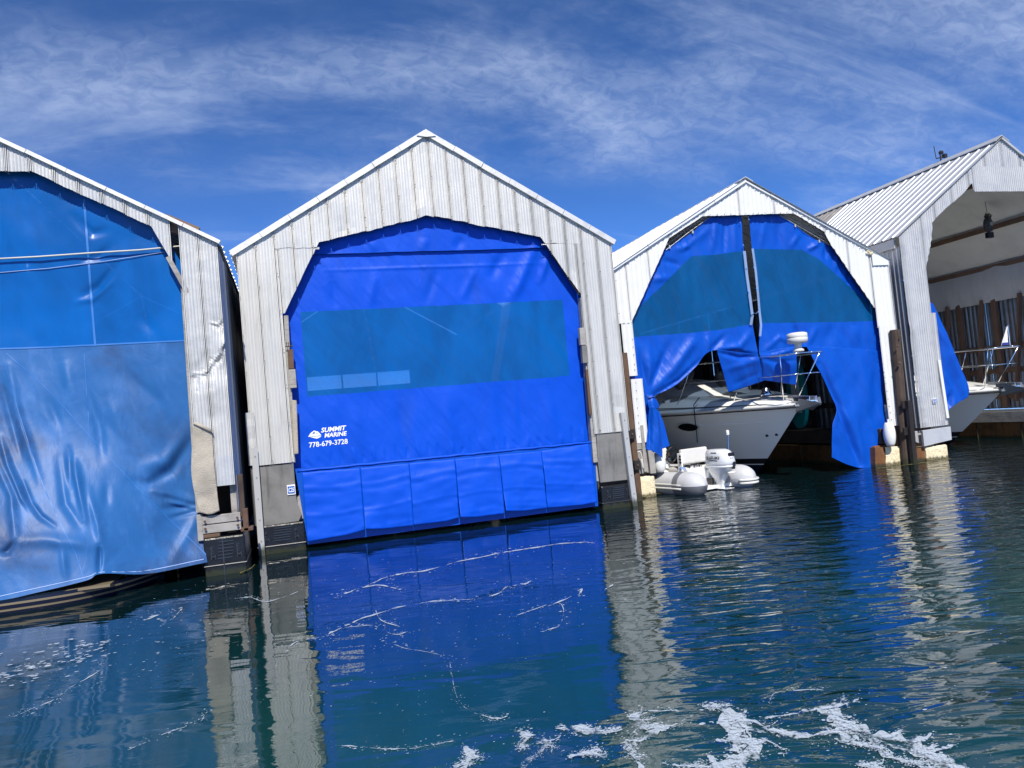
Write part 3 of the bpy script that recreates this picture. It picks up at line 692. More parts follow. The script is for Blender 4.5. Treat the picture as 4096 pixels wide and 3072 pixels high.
back_wall(bh1, YA+LEN, pA-hw, pA, cR.x, cR.z, zA, [(-4.8, 2.9, -3.6, 3.5), (-3.4, 2.9, -2.2, 3.5)])
a, c = at(690, 900, YA+.06), at(722, 914, YA+.06); MB().beam((a.x-.1, YA+.1, a.z+.06), (c.x+.2, YA+.1, c.z-.08), .09, .2, (0, 0, 1)).build('rafter', 'wood_stud', bh1)
a, c = at(680, 1030, YA+.05), at(735, 1140, YA+.05); MB().beam((a.x-.02, YA+.08, a.z), (c.x+.05, YA+.08, c.z-.12), .06, .17, (0, 1, 0)).build('brace', 'wood_grey', bh1)
MB().prism([(jx+.02, z3), (cR.x-.04, z3), (cR.x-.04, cR.z-.1), (jx+.02, float(topA(jx))-.1)], YA+.1, YA+.12).build('backing_board', 'wood_dark', bh1)
jamb(bh1, (738, 1140), (800, 2050), YA+.05, .1, .1, 'wood_grey')
a, c = at(806, 2065, YA), at(960, 2042, YA); e = at(963, 2120, YA); zt, zb = a.z-.0, e.z
hb = (zt-zb)/2
for i in range(2): MB().beam((a.x, YA+.03, zt-hb*(i+.5)), (c.x, YA+.03, zt-hb*(i+.5)-.0), .05, hb-.012, (0, 0, 1)).build('plank', 'wood_grey', bh1, bevel=.006)
for fx in (.08, .92):
    for fz in (.3, .7): MB().lathe([(.018, -.03), (.016, -.036), (0, -.038)], (a.x+(c.x-a.x)*fx, YA, zt-(zt-zb)*fz), 10, 'y').build('bolt', 'rust_dot', bh1)
MB().box((a.x-.03, YA+.1, (zt+zb)/2-.03), (.07, .2, zt-zb+.1)).build('post', 'wood_grey', bh1, bevel=.008)
MB().box((c.x+.06, YA+.06, (zt+zb)/2), (.07, .12, zt-zb+.06)).build('post', 'rust', bh1, bevel=.008)
MB().box((c.x+.07, YA+.1, zb-.0), (.16, .2, .05)).build('sill', 'rust', bh1, bevel=.01); MB().box((a.x+.1, YA+.08, zb-.03), (.22, .14, .05)).build('sill', 'wood_brown', bh1, bevel=.01)
q0 = at(938, 1990, YA+.1); MB().box((q0.x, YA+.14, q0.z), (.1, .1, .6)).build('post', 'wood_grey', bh1, bevel=.008); MB().box((q0.x+.09, YA+.16, q0.z), (.06, .1, .6)).build('post', 'wood_dark', bh1)
MB().box((cR.x-.4, YA+.6, q0.z-.02), (.78, .05, .6)).build('inner_board', 'wood_dark', bh1)
tub(bh1, (816, 2230), (985, 2230), YA+.0, 1.2, at(900, 2142, YA).z-.01)
q0 = at(893, 2200, YA); MB().box((q0.x, YA-.006, .2), (.016, .02, .56)).build('moulded_rib', 'black_bar', bh1)
MB().box((cR.x-.4, YA+LEN/2+.7, .1), (.62, LEN-1.8, .6)).build('float', 'black_plastic', bh1); MB().box((cR.x-.4, YA+LEN/2+.4, .5), (.66, LEN-1, .3)).build('deck_beam', 'wood_dark', bh1)
MB().box((pA-hw+.4, YA+LEN/2, .3), (.66, LEN-.4, .9)).build('float', 'black_plastic', bh1)
# hanging carpet
ca = thing('carpet', at(800, 2060, YA-.04), 'beige carpet remnant hanging over the pier of the near boathouse', 'carpet')
rows_ = [[(775, 1692), (812, 1704), (846, 1727)], [(770, 1745), (812, 1745), (849, 1745)], [(766, 1830), (815, 1830), (855, 1830)], [(766, 1900), (820, 1900), (862, 1900)], [(780, 1985), (830, 1985), (870, 1985)], [(797, 2050), (840, 2058), (878, 2044)]]
def catmull(P, n):
    P = np.asarray(P, float); m_ = len(P); t_ = np.linspace(0, m_-1, n); i = np.minimum(t_.astype(int), m_-2); f = (t_-i).reshape((-1,)+(1,)*(P.ndim-1))
    g = lambda k: P[np.clip(k, 0, m_-1)]
    p0_, p1_, p2_, p3_ = g(i-1), g(i), g(i+1), g(i+2)
    p0_ = np.where((i == 0).reshape(f.shape), 2*p1_-p2_, p0_); p3_ = np.where((i == m_-2).reshape(f.shape), 2*p2_-p1_, p3_)
    return .5*((2*p1_)+(-p0_+p2_)*f+(2*p0_-5*p1_+4*p2_-p3_)*f**2+(-p0_+3*p1_-3*p2_+p3_)*f**3)
def pxgrid(rows, nv, nu, Y):
    R = np.stack([catmull(np.array([(*p, 0) if len(p) == 2 else p for p in r], float), nu) for r in rows])
    G = catmull(R, nv); out = np.zeros((nv, nu, 3))
    for i in range(nv):
        for j in range(nu): out[i, j] = at(G[i, j, 0], G[i, j, 1], Y+G[i, j, 2])
    return out, G[..., 0], G[..., 1]
Pc, gx, gy = pxgrid(rows_, 50, 24, YA-.05); Pc[..., 1] += nzgrid(Pc[..., 0], Pc[..., 2], 2.5, 4)*.03
grid_mesh('pile', Pc, 'carpet', ca, thick=.02)
a, c = at(775, 1692, YA-.06), at(848, 1727, YA-.06); MB().tube([a, a.lerp(c, .5)+Vector((0, -.01, .01)), c], .022, 8).build('rolled_edge', 'carpet', ca, smooth=True)

# curtain of the left boathouse
YAc = YA+.16
cur1 = thing('boat_curtain', at(400, 2290, YAc), 'faded blue curtain creased and billowing below a large dark window, at the left', 'curtain', 'blue curtains closing the boathouses')
r2 = lambda x, y: (x/1.62, 1400+y/1.62)
FO = [([(0, 560), (60, 750), (150, 960), (190, 1020)], 20, -.07), ([(-30, 700), (80, 950), (100, 1240)], 26, -.06), ([(150, 860), (200, 1000), (260, 1080), (350, 1140)], 16, .05), ([(480, 720), (510, 850), (555, 1100)], 22, -.08), ([(440, 640), (455, 880)], 20, .05),
 ([(570, 900), (640, 1130), (655, 1260)], 26, -.05), ([(645, 1270), (640, 1440)], 16, .06), ([(690, 860), (690, 1020)], 26, .03), ([(60, 1240), (300, 1225), (420, 1240), (660, 1270)], 40, -.05), ([(400, 1260), (425, 1480)], 22, -.03), ([(380, 700), (420, 1000), (520, 1150)], 26, .04),
 ([(0, 1320), (40, 1310), (110, 1230)], 20, .06), ([(840, 850), (960, 870), (1100, 790), (1230, 600)], 34, .06), ([(900, 760), (1080, 720), (1230, 480)], 40, -.04), ([(950, 905), (1100, 930), (1290, 990)], 22, -.04), ([(1050, 1030), (1190, 1020), (1290, 1005)], 20, .04), ([(1080, 980), (1290, 1030)], 12, -.035),
 ([(1100, 1090), (1290, 1040)], 14, .03), ([(1290, 1060), (1240, 1150), (1100, 1390)], 30, -.03), ([(420, 60), (480, 330)], 40, -.05), ([(540, 200), (640, 500), (660, 700)], 30, .04), ([(300, 300), (400, 520)], 30, .03), ([(60, 100), (130, 450), (260, 850)], 26, -.05), ([(0, 180), (60, 420), (140, 700)], 22, .04), ([(820, 150), (1010, 330), (1100, 560)], 40, .03), ([(700, 280), (820, 620)], 40, -.03)]
FO = [([r2(*q) for q in pth], w_/1.62*1.15, a_) for pth, w_, a_ in FO]
r1 = lambda x, y: (x/1.62, 500+y/1.62)
FO += [([r1(*q) for q in pth], w_/1.62, a_) for pth, w_, a_ in (([(700, 680), (600, 700), (480, 590)], 30, .03), ([(720, 780), (640, 850), (520, 880)], 26, .03), ([(760, 900), (640, 1050), (540, 1100)], 30, .03), ([(740, 1010), (600, 1130), (480, 1150)], 20, -.02), ([(900, 1220), (1000, 1350)], 40, .02))]
rowsA = [[(-1900, 560), (-800, 470), (-60, 640), (130, 640), (420, 780), (620, 860), (700, 1010), (760, 1120)],
 [(-1900, 1100), (-800, 1050), (-60, 1030), (130, 1020), (420, 1020), (620, 1010), (700, 1050), (765, 1140)],
 [(-1900, 1400), (-800, 1400), (-60, 1397), (130, 1394), (370, 1380), (560, 1372), (680, 1366), (775, 1360)],
 [(-1900, 1900, -.2), (-800, 1850, -.2), (-60, 1800, -.2), (130, 1780, -.2), (370, 1760, -.14), (560, 1740, -.06), (690, 1720, .0), (790, 1700, .03)],
 [(-1900, 2300, -.75), (-800, 2250, -.75), (-60, 2150, -.72), (130, 2130, -.68), (370, 2110, -.55), (560, 2090, -.3), (700, 2065, -.06), (796, 2046, .02)],
 [(-1900, 2600, -.95), (-800, 2520, -.95), (-60, 2412, -.93), (130, 2375, -.9), (340, 2324, -.8), (405, 2296, -.72), (590, 2296, -.5), (829, 2250, -.22)]]
Pg, gx, gy = pxgrid(rowsA, 300, 320, YAc)
yy = nzgrid(Pg[..., 0], Pg[..., 2], .9, 5, 3)*.03+nzgrid(Pg[..., 0]*1.2+Pg[..., 2]*.5, Pg[..., 2]*.4, 2.2, 9, 3)*.012*np.clip((gy-1380)/100, .2, 1)
for path, w_, a_ in FO:
    d, t_ = seg_dist(gx, gy, path); yy = yy + a_*.85*np.exp(-(d/(w_*.95))**2)*np.sin(np.pi*np.clip(t_*.84+.08, 0, 1))
Pg[..., 1] += yy
cx = (gx[:-1, :-1]+gx[1:, 1:])/2; cyy = (gy[:-1, :-1]+gy[1:, 1:])/2
sml = np.interp(cx, [-1900, -60, 370, 775], [1400, 1397, 1380, 1360])
grid_mesh('window', Pg, 'screen_left', cur1, cyy < sml); grid_mesh('curtain_body', Pg, 'tarp_faded', cur1, cyy >= sml)
from functools import lru_cache
def on_grid(Pg, gx, gy, px_, py_, lift):
    k = np.argmin((gx-px_)**2+(gy-py_)**2); i, j = divmod(int(k), gx.shape[1]); p_ = Pg[i, j]
    return at(px_, py_, p_[1]-lift)
def ribbon(par, Pg, gx, gy, pts, w, material, name, n=60, lift=.006):
    pts = catmull(np.array(pts, float), n); P = np.zeros((n, 2, 3))
    for i in range(n):
        d = pts[min(i+1, n-1)]-pts[max(i-1, 0)]; d /= np.hypot(*d)+1e-9; nrm = np.array([-d[1], d[0]])*w/2
        for j, s_ in enumerate((-1, 1)): P[i, j] = on_grid(Pg, gx, gy, *(pts[i]+nrm*s_), lift)
    return grid_mesh(name, P, material, par)
ribbon(cur1, Pg, gx, gy, [(336, 796), (352, 1010), (366, 1200), (381, 1384)], 9, 'seam_band', 'seam_tape')
ribbon(cur1, Pg, gx, gy, [(-40, 1396), (180, 1389), (370, 1380), (745, 1362)], 6, 'seam_band', 'seam_tape')
for pth in ([r2(40, 20), r2(300, 250), r2(580, 555), r2(900, 900), r2(1335, 1325)], [r2(545, 20), r2(560, 250), r2(580, 550)], [r2(20, 40), r2(130, 430), r2(270, 850), r2(400, 1140), r2(490, 1320), r2(545, 1490)], [r2(0, 1595), r2(540, 1475), r2(650, 1440), r2(940, 1430), r2(1320, 1355)]):
    ribbon(cur1, Pg, gx, gy, pth, 2.6, 'stitch' if pth[0][1] > 2000 else 'seam_band', 'stitching', lift=.004)
rp = [(-40, 1037), (150, 1027), (364, 1012), (560, 1000), (716, 985), (730, 983)]
MB().tube([on_grid(Pg, gx, gy, *q, .05) for q in rp], .011, 6).build('rope', 'rope', None, smooth=True)
o = bpy.data.objects['rope']; props(o, 'white rope stretched level across the dark window of the left curtain', 'rope')
MB().tube([on_grid(Pg, gx, gy, *q, .015) for q in [(-40, 1094), (200, 1073), (420, 1045), (660, 1008)]], .005, 5).build('tie_line', 'stitch', cur1, smooth=True)
# ================================================================== third boathouse
eL3, eR3, pk3 = at(2454, 1076, YC), at(3551, 1038, YC), at(2978, 722, YC)
bh3 = thing('boathouse', (pk3.x, YC, 0), 'white painted boathouse whose parted blue curtain shows a motor yacht', 'boathouse', 'floating boathouses in a row')
top3 = polyfn([(eL3.x, eL3.z), (pk3.x, pk3.z), (eR3.x, eR3.z)])
ol3 = [at(*q, YC) for q in ((2524, 1291), (2676, 952), (2813, 863))]; or3 = [at(*q, YC) for q in ((3172, 852), (3298, 927), (3322, 975), (3500, 1233))]
bot3 = polyfn([(p.x, p.z) for p in ol3+or3])
jl3, jr3 = ol3[0].x, or3[-1].x
e3 = [eL3.x, jl3, (jl3+ol3[1].x)/2, ol3[1].x, ol3[2].x, at(2960, 860, YC).x, at(3100, 860, YC).x, or3[0].x, or3[1].x, (or3[1].x*.5+or3[3].x*.5), jr3, eR3.x]
kw = dict(minor=.1, amp=.014, seam=.006, rows=9, dent=.004)
nd = at(2980, 845, YC)
siding(bh3, YC, e3[1:-1], top3, bot3, 'steel_white', jag=.008, dents=((nd.x, nd.z, .15, .03), (nd.x-.3, nd.z+.02, .15, -.02)), **kw)
zl3a, zl3b, zl3c = at(2520, 1292, YC).z, at(2525, 1504, YC).z, at(2550, 1768, YC).z
siding(bh3, YC, [eL3.x, jl3], top3, lambda x: np.full(np.shape(x), zl3a), 'steel_white', **kw)
siding(bh3, YC+.008, [eL3.x+.04, jl3+.03], lambda x: np.full(np.shape(x), zl3a+.05), lambda x: np.full(np.shape(x), zl3b), 'steel_white', **kw)
siding(bh3, YC, [eL3.x+.12, jl3+.12], lambda x: np.full(np.shape(x), zl3b-.06), lambda x: np.full(np.shape(x), zl3c), 'steel_white', jag=.02, **{**kw, 'dent': .012})
zr3a, zr3b = at(3530, 1310, YC).z, at(3585, 1702, YC).z
siding(bh3, YC, [jr3, eR3.x], top3, lambda x: np.full(np.shape(x), zr3a), 'steel_white', **kw)
siding(bh3, YC-.008, [jr3+.02, eR3.x-.0], lambda x: np.full(np.shape(x), zr3a+.05), lambda x: np.full(np.shape(x), zr3b), 'steel_white', **kw)
a, c = at(3484, 1012, YC-.02), at(3553, 1060, YC-.02)
MB().prism([(a.x, a.z), (c.x, at(3553, 1035, YC).z), (c.x, c.z), (a.x, c.z)], YC-.04, YC-.025).build('patch_sheet', 'steel_white', bh3)
leak_blocker(bh3, YC, [(jl3, float(top3(jl3))), (pk3.x, pk3.z), (jr3, float(top3(jr3)))], [(p.x, p.z) for p in ol3+or3])
rake(bh3, YC, (eL3.x-.03, 0, eL3.z+.0), (pk3.x, 0, pk3.z), w=.06, material='steel_white', n=4, lift=.02); rake(bh3, YC, (pk3.x, 0, pk3.z), (eR3.x, 0, eR3.z), w=.04, d=.04, material='steel_white', n=6, lift=.0)
roof(bh3, YC-.06, YC+LEN-1, eL3.x-.1, pk3.x, eR3.x+.03, eL3.z-.03, pk3.z+.03, eR3.z-.03, 'steel_white', pitch=.3)
MB().prism([(pk3.x-.16, pk3.z-.02), (pk3.x, pk3.z+.07), (pk3.x+.16, pk3.z-.02), (pk3.x+.16, pk3.z-.035), (pk3.x, pk3.z+.055), (pk3.x-.16, pk3.z-.035)], YC-.05, YC+LEN-1).build('ridge_cap', 'roof_galv', bh3)
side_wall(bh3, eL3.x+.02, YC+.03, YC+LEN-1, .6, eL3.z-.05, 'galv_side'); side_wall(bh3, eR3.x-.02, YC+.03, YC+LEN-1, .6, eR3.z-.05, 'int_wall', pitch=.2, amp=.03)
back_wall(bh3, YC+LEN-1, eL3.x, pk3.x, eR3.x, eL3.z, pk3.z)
scr = MB()
for (p0_, p1_, n_) in (((2460, 1090), (2970, 745), 22), ((2990, 745), (3540, 1050), 24), ((2690, 950), (2815, 868), 5), ((2820, 860), (3170, 848), 12), ((3180, 860), (3300, 930), 5), ((3330, 985), (3500, 1240), 9), ((3506, 1300), (3568, 1690), 14), ((2530, 1350), (2560, 1760), 14), ((2540, 1260), (2670, 970), 7)):
    for i in range(n_):
        f = (i+random.uniform(.2, .8))/n_; q0 = at(p0_[0]+(p1_[0]-p0_[0])*f, p0_[1]+(p1_[1]-p0_[1])*f, YC-.02)
        scr.box((q0.x, YC-.02, q0.z), (.011, .014, .011))
scr.build('screw_heads', 'rust_dot', bh3, kind='stuff')
for xx, nm in ((eL3.x+.36, 0), (eR3.x-.45, 1)):
    MB().box((xx, YC+LEN/2-.3, .62), (.7, LEN-1.4, .3)).build('deck_beam', 'wood_dark', bh3)
    k = 0; y = YC+.05
    while y < YC+LEN-1.2:
        MB().box((xx-(.07 if nm == 0 else 0), y+.6+(.5 if nm == 0 else 0), .12), (.52 if nm == 0 else .74, 1.19, .62)).build('float', 'rust_skin', bh3, bevel=.02); y += 1.2
def foam_block(par, pxs, Y, d):
    pts = [at(*q, Y) for q in pxs]; w = max(p.x for p in pts)-min(p.x for p in pts); hh = max(p.z for p in pts); x0 = min(p.x for p in pts)
    n1, n2 = 22, 14; P = np.zeros((n2, n1, 3)); L = [np.array(q) for q in pts]
    for i in range(n2):
        for j in range(n1):
            u, v = j/(n1-1), i/(n2-1); q0 = (L[0]*(1-u)+L[1]*u)*(1-v)+(L[3]*(1-u)+L[2]*u)*v
            ed_ = min(u, 1-u, v)*8; P[i, j] = q0+np.array([nz(q0[0], 0, q0[2], 14)*.012, nz(q0[0], 1, q0[2], 18)*.012+.03*max(0, 1-ed_), nz(q0[0], 2, q0[2], 14)*.01])
    grid_mesh('foam_face', P, 'foam_yellow', par)
    MB().box((x0+w/2, Y+.03+d/2, hh/2-.18), (w-.02, d, hh+.32)).build('foam_core', 'foam_yellow', par)
foam_block(bh3, [(2547, 1908), (2617, 1902), (2629, 1984), (2557, 1999)], YC-.03, .6)
foam_block(bh3, [(3545, 1789), (3605, 1784), (3612, 1862), (3548, 1870)], YC-.04, .5)
quad_board(bh3, [(3500, 1790), (3546, 1788), (3549, 1876), (3503, 1882)], YC-.01, .5, 'float', 'rust_skin'); quad_board(bh3, [(3604, 1785), (3640, 1780), (3648, 1866), (3612, 1870)], YC-.02, .5, 'float', 'rust_skin')
quad_board(bh3, [(3520, 1716), (3600, 1708), (3610, 1770), (3524, 1776)], YC+.05, .3, 'beam', 'wood_dark'); quad_board(bh3, [(3543, 1620), (3556, 1618), (3572, 1700), (3556, 1702)], YC+.03, .06, 'post', 'wood_grey'); quad_board(bh3, [(3585, 1704), (3598, 1702), (3604, 1780), (3592, 1782)], YC-.0, .06, 'post', 'wood_brown')
quad_board(bh3, [(2548, 1800), (2604, 1796), (2612, 1888), (2556, 1896)], YC+.02, .2, 'beam', 'wood_grey'); quad_board(bh3, [(2562, 1702), (2573, 1700), (2592, 1886), (2578, 1888)], YC-.03, .05, 'post', 'wood_grey'); quad_board(bh3, [(2592, 1802), (2616, 1802), (2625, 1893), (2603, 1895)], YC-.06, .07, 'post', 'wood_grey'); quad_board(bh3, [(2541, 1772), (2566, 1768), (2569, 1796), (2548, 1800)], YC+.0, .06, 'board_piece', 'wood_grey')
for sx_ in (0, 1):   # inner posts and girts of the right wall
    pass
for y in np.arange(YC+1.2, YC+LEN-1.2, 1.6): MB().box((eR3.x-.1, y, 2.4), (.1, .09, 3.4)).build('wall_stud', 'wood_dark', bh3)
for z in (1.3, 2.2, 3.2): MB().box((eR3.x-.09, YC+LEN/2, z), (.06, LEN-2, .12)).build('wall_girt', 'wood_dark', bh3)
# cable on which the curtains hang
for pth in ([(2660, 985), (2750, 915), (2840, 857)], [(2664, 1000), (2760, 925), (2850, 862)], [(3120, 850), (3230, 915), (3340, 975)], [(3120, 862), (3230, 926), (3330, 985)]):
    MB().tube([at(*q, YC+.1) for q in pth], .006, 5).build('curtain_cable', 'steel_pole', bh3)
for q in ((2770, 928), (2678, 988), (3180, 903), (3276, 965)):
    p_ = at(*q, YC+.1); MB().box((p_.x, p_.y, p_.z), (.03, .03, .06)).build('hanger', 'steel_pole', bh3)
YCc = YC+.14
G3 = 'blue curtains closing the boathouses'
cur3 = thing('boat_curtain', at(2750, 1560, YCc), 'left half of the parted blue curtain, gathered into a knot beside the pier', 'curtain', G3)
def cloth(par, rows, nv, nu, Y, folds=(), amp=1., win=None, mats=('tarp_royal', 'screen_deep'), name='curtain_body', seed=1., dy=0.):
    P, gx, gy = pxgrid(rows, nv, nu, Y)
    y = (nzgrid(P[..., 0], P[..., 2]*.7, 1.4, seed, 3)*.03 + nzgrid(P[..., 0]*1.6+P[..., 2]*.6, P[..., 2]*.5, 2.6, seed+5, 3)*.018)*amp
    for path, w_, a_ in folds:
        d, t_ = seg_dist(gx, gy, path); y = y + a_*np.exp(-(d/w_)**2)*np.sin(np.pi*np.clip(t_*.84+.08, 0, 1))
    P[..., 1] += y
    if win:
        cx = (gx[:-1, :-1]+gx[1:, 1:])/2; cy_ = (gy[:-1, :-1]+gy[1:, 1:])/2; k = in_poly(cx, cy_, win)
        grid_mesh(name, P, mats[0], par, ~k); grid_mesh('window', P, mats[1], par, k)
    else: grid_mesh(name, P, mats[0], par, thick=.003)
    return P, gx, gy
winL = [(2480, 1300), (2562, 1224), (2640, 1150), (2765, 1025), (2870, 1018), (2976, 1003), (3008, 1296), (2900, 1316), (2760, 1332), (2480, 1352)]
FL = [([(2700, 1000), (2760, 985), (2830, 920)], 14, -.04), ([(2860, 880), (2850, 1000)], 12, -.03), ([(2900, 880), (2895, 1010)], 10, .03), ([(2935, 880), (2940, 1000)], 12, -.03), ([(2800, 950), (2740, 1010)], 12, .03), ([(2650, 1040), (2720, 1060)], 12, .025), ([(2600, 1120), (2680, 1110)], 14, -.03),
 ([(2600, 1570), (2690, 1480), (2760, 1380), (2770, 1350)], 20, -.06), ([(2598, 1560), (2650, 1450), (2680, 1370)], 16, .05), ([(2592, 1560), (2600, 1450), (2590, 1380)], 14, -.04), ([(2590, 1560), (2570, 1470), (2560, 1400)], 10, .04), ([(2840, 1400), (2830, 1340)], 10, -.04), ([(2850, 1400), (2900, 1340)], 12, .04), ([(2870, 1402), (2960, 1385), (3000, 1330)], 14, -.04), ([(2880, 1402), (2970, 1412), (3030, 1420)], 9, .05), ([(2620, 1580), (2720, 1520), (2800, 1440)], 10, .05)]
PL, gxl, gyl = cloth(cur3, [[(2662, 996), (2720, 958), (2771, 928), (2843, 862), (2903, 855), (2963, 850)], [(2590, 1090), (2680, 1050), (2750, 1020), (2835, 1000), (2905, 1000), (2975, 995)], [(2500, 1240), (2610, 1210), (2710, 1180), (2815, 1160), (2905, 1150), (2992, 1145)], [(2500, 1352), (2610, 1345), (2715, 1338), (2815, 1326), (2910, 1313), (3009, 1297)], [(2520, 1480), (2600, 1470), (2695, 1435), (2780, 1385), (2860, 1355), (3022, 1360)], [(2533, 1600), (2606, 1586), (2705, 1540), (2782, 1470), (2852, 1402), (3033, 1422)]], 300, 260, YCc, FL, win=winL, seed=2.)
cloth(cur3, [[(2868, 1398, 0), (2950, 1408, 0), (3034, 1418, 0)], [(2884, 1460, .05), (2965, 1458, .05), (3044, 1460, .05)], [(2914, 1570, .2), (2985, 1548, .2), (3057, 1522, .2)]], 50, 60, YCc-.1, [([(2880, 1410), (2960, 1430), (3030, 1425)], 9, .05), ([(2960, 1440), (2990, 1540)], 18, -.03), ([(2900, 1480), (3040, 1440)], 12, -.025), ([(2930, 1540), (3040, 1490)], 10, .02)], name='loose_flap', seed=4.)
cloth(cur3, [[(2537, 1585), (2570, 1575), (2600, 1580)], [(2550, 1640), (2580, 1640), (2606, 1625)], [(2566, 1720), (2585, 1720), (2605, 1700)], [(2580, 1790), (2592, 1790), (2604, 1780)]], 40, 20, YCc-.03, [([(2585, 1580), (2570, 1680)], 8, .06), ([(2596, 1590), (2590, 1700)], 6, -.05)], name='gathered_side', seed=7.)
cloth(cur3, [[(2598, 1630, -.05), (2614, 1625, -.09), (2630, 1640, -.05)], [(2592, 1700), (2618, 1700, -.05), (2640, 1700)], [(2586, 1760), (2620, 1765, -.06), (2648, 1770)], [(2584, 1798), (2616, 1808, -.05), (2652, 1832)]], 50, 36, YCc-.16, [([(2606, 1640), (2600, 1790)], 7, .05), ([(2625, 1650), (2636, 1800)], 7, -.04)], name='curtain_tail', seed=9.)
cloth(cur3, [[(2618, 1640), (2628, 1640), (2636, 1645)], [(2634, 1700), (2648, 1690), (2656, 1700)], [(2646, 1760), (2662, 1750), (2674, 1765)], [(2650, 1795), (2664, 1790), (2679, 1782)]], 40, 24, YCc-.08, (), name='curtain_tail', seed=12.)
cloth(cur3, [[(2592, 1588), (2610, 1578), (2622, 1590)], [(2590, 1610), (2615, 1600, -.06), (2638, 1618)], [(2594, 1632), (2615, 1628, -.06), (2637, 1636)]], 24, 24, YCc-.17, (), name='gathered_knot', seed=15.)
MB().tube([at(*q, YCc-.2) for q in ((2586, 1588), (2600, 1592), (2618, 1586), (2626, 1582))], .012, 6).build('tie_cord', 'tarp_under', cur3, smooth=True)
cur4 = thing('boat_curtain', at(3430, 1860, YCc), 'right half of the parted blue curtain, its long leg dipping into the water', 'curtain', G3)
winR = [(3008, 995), (3206, 999), (3260, 1030), (3330, 1085), (3420, 1165), (3500, 1235), (3512, 1284), (3300, 1289), (3037, 1292)]
FR = [([(3060, 870), (3040, 1000)], 12, -.02), ([(3110, 880), (3120, 990)], 16, .03), ([(3200, 930), (3160, 990)], 12, -.03), ([(3280, 970), (3230, 1000)], 10, -.04), ([(3300, 985), (3300, 1040)], 10, .03), ([(3350, 1010), (3340, 1080)], 10, -.03), ([(3400, 1090), (3390, 1130)], 9, .03), ([(3220, 1384), (3120, 1350), (3060, 1400)], 12, -.03), ([(3225, 1384), (3190, 1330), (3180, 1300)], 10, .04), ([(3230, 1384), (3270, 1300)], 14, -.03), ([(3300, 1400), (3330, 1300)], 24, .03), ([(3420, 1390), (3420, 1300)], 24, -.03)]
PR, gxr, gyr = cloth(cur4, [[(2993, 849), (3050, 850), (3113, 858), (3180, 902), (3276, 965), (3345, 992)], [(3006, 985), (3080, 990), (3160, 1000), (3250, 1010), (3360, 1040), (3450, 1120)], [(3024, 1140), (3115, 1140), (3205, 1150), (3300, 1160), (3410, 1185), (3515, 1215)], [(3037, 1294), (3120, 1290), (3210, 1288), (3300, 1286), (3400, 1284), (3525, 1280)], [(3038, 1418), (3110, 1400), (3182, 1390), (3230, 1388), (3380, 1400), (3530, 1420)]], 260, 300, YCc, FR, win=winR, seed=21.)
cloth(cur4, [[(3039, 1414, 0), (3110, 1396, 0), (3183, 1386, 0)], [(3046, 1460, .05), (3115, 1460, .05), (3185, 1460, .05)], [(3054, 1521, .2), (3120, 1530, .2), (3185, 1540, .2)]], 44, 56, YCc-.1, [([(3045, 1425), (3100, 1420), (3180, 1395)], 8, -.035), ([(3045, 1435), (3120, 1450), (3180, 1440)], 10, .03), ([(3060, 1440), (3130, 1520)], 12, -.02)], name='loose_flap', seed=24.)
cloth(cur4, [[(3226, 1384), (3300, 1388), (3400, 1394), (3470, 1400), (3530, 1404)], [(3270, 1470), (3330, 1480), (3420, 1486), (3480, 1490), (3531, 1490)], [(3338, 1600, -.02), (3385, 1600), (3440, 1600), (3490, 1600), (3537, 1600)], [(3330, 1706, -.12), (3385, 1715, -.08), (3440, 1715), (3490, 1715), (3541, 1712)], [(3327, 1780, -.1), (3380, 1800, -.06), (3425, 1800), (3470, 1800), (3508, 1790)], [(3327, 1829, -.1), (3370, 1850, -.06), (3420, 1868), (3460, 1874), (3502, 1874)]], 150, 110, YCc-.02, [([(3280, 1460), (3350, 1610), (3400, 1740), (3440, 1860)], 13, .12), ([(3262, 1460), (3335, 1610), (3345, 1700)], 10, -.04), ([(3360, 1420), (3400, 1600)], 24, .03), ([(3450, 1420), (3460, 1680)], 26, -.03), ([(3500, 1430), (3505, 1680)], 18, .025), ([(3420, 1620), (3440, 1790), (3450, 1860)], 18, -.05)], name='curtain_leg', seed=28.)
def edge_strip(par, pts, w, Y, name='zip_strip'):
    P = np.zeros((len(pts), 2, 3))
    for i, (x, y) in enumerate(pts): P[i, 0] = at(x, y, Y); P[i, 1] = at(x+w, y, Y)
    grid_mesh(name, P, 'clear_vinyl', par)
edge_strip(cur3, [(2972, 1004), (2982, 1100), (2996, 1200), (3004, 1262), (2998, 1300)], 11, YCc-.05); edge_strip(cur4, [(3006, 994), (3018, 1080), (3028, 1180), (3034, 1248), (3040, 1300), (3036, 1345)], 9, YCc-.05)
gm = MB()
for q in ((2985, 1073), (2994, 1168), (3007, 1260), (3015, 1070), (3026, 1155), (3033, 1247), (2961, 890), (2973, 980), (2995, 878)):
    p_ = at(*q, YCc-.06); gm.lathe([(.016, -.005), (.016, .002), (.006, .002)], p_, 8, 'y')
gm.build('grommets', 'chrome', cur4, kind='stuff')
MB().tube([at(*q, YCc-.07) for q in ((3007, 1260), (3016, 1252), (3022, 1255), (3033, 1247))], .008, 5).build('chain_link', 'chrome', cur4)

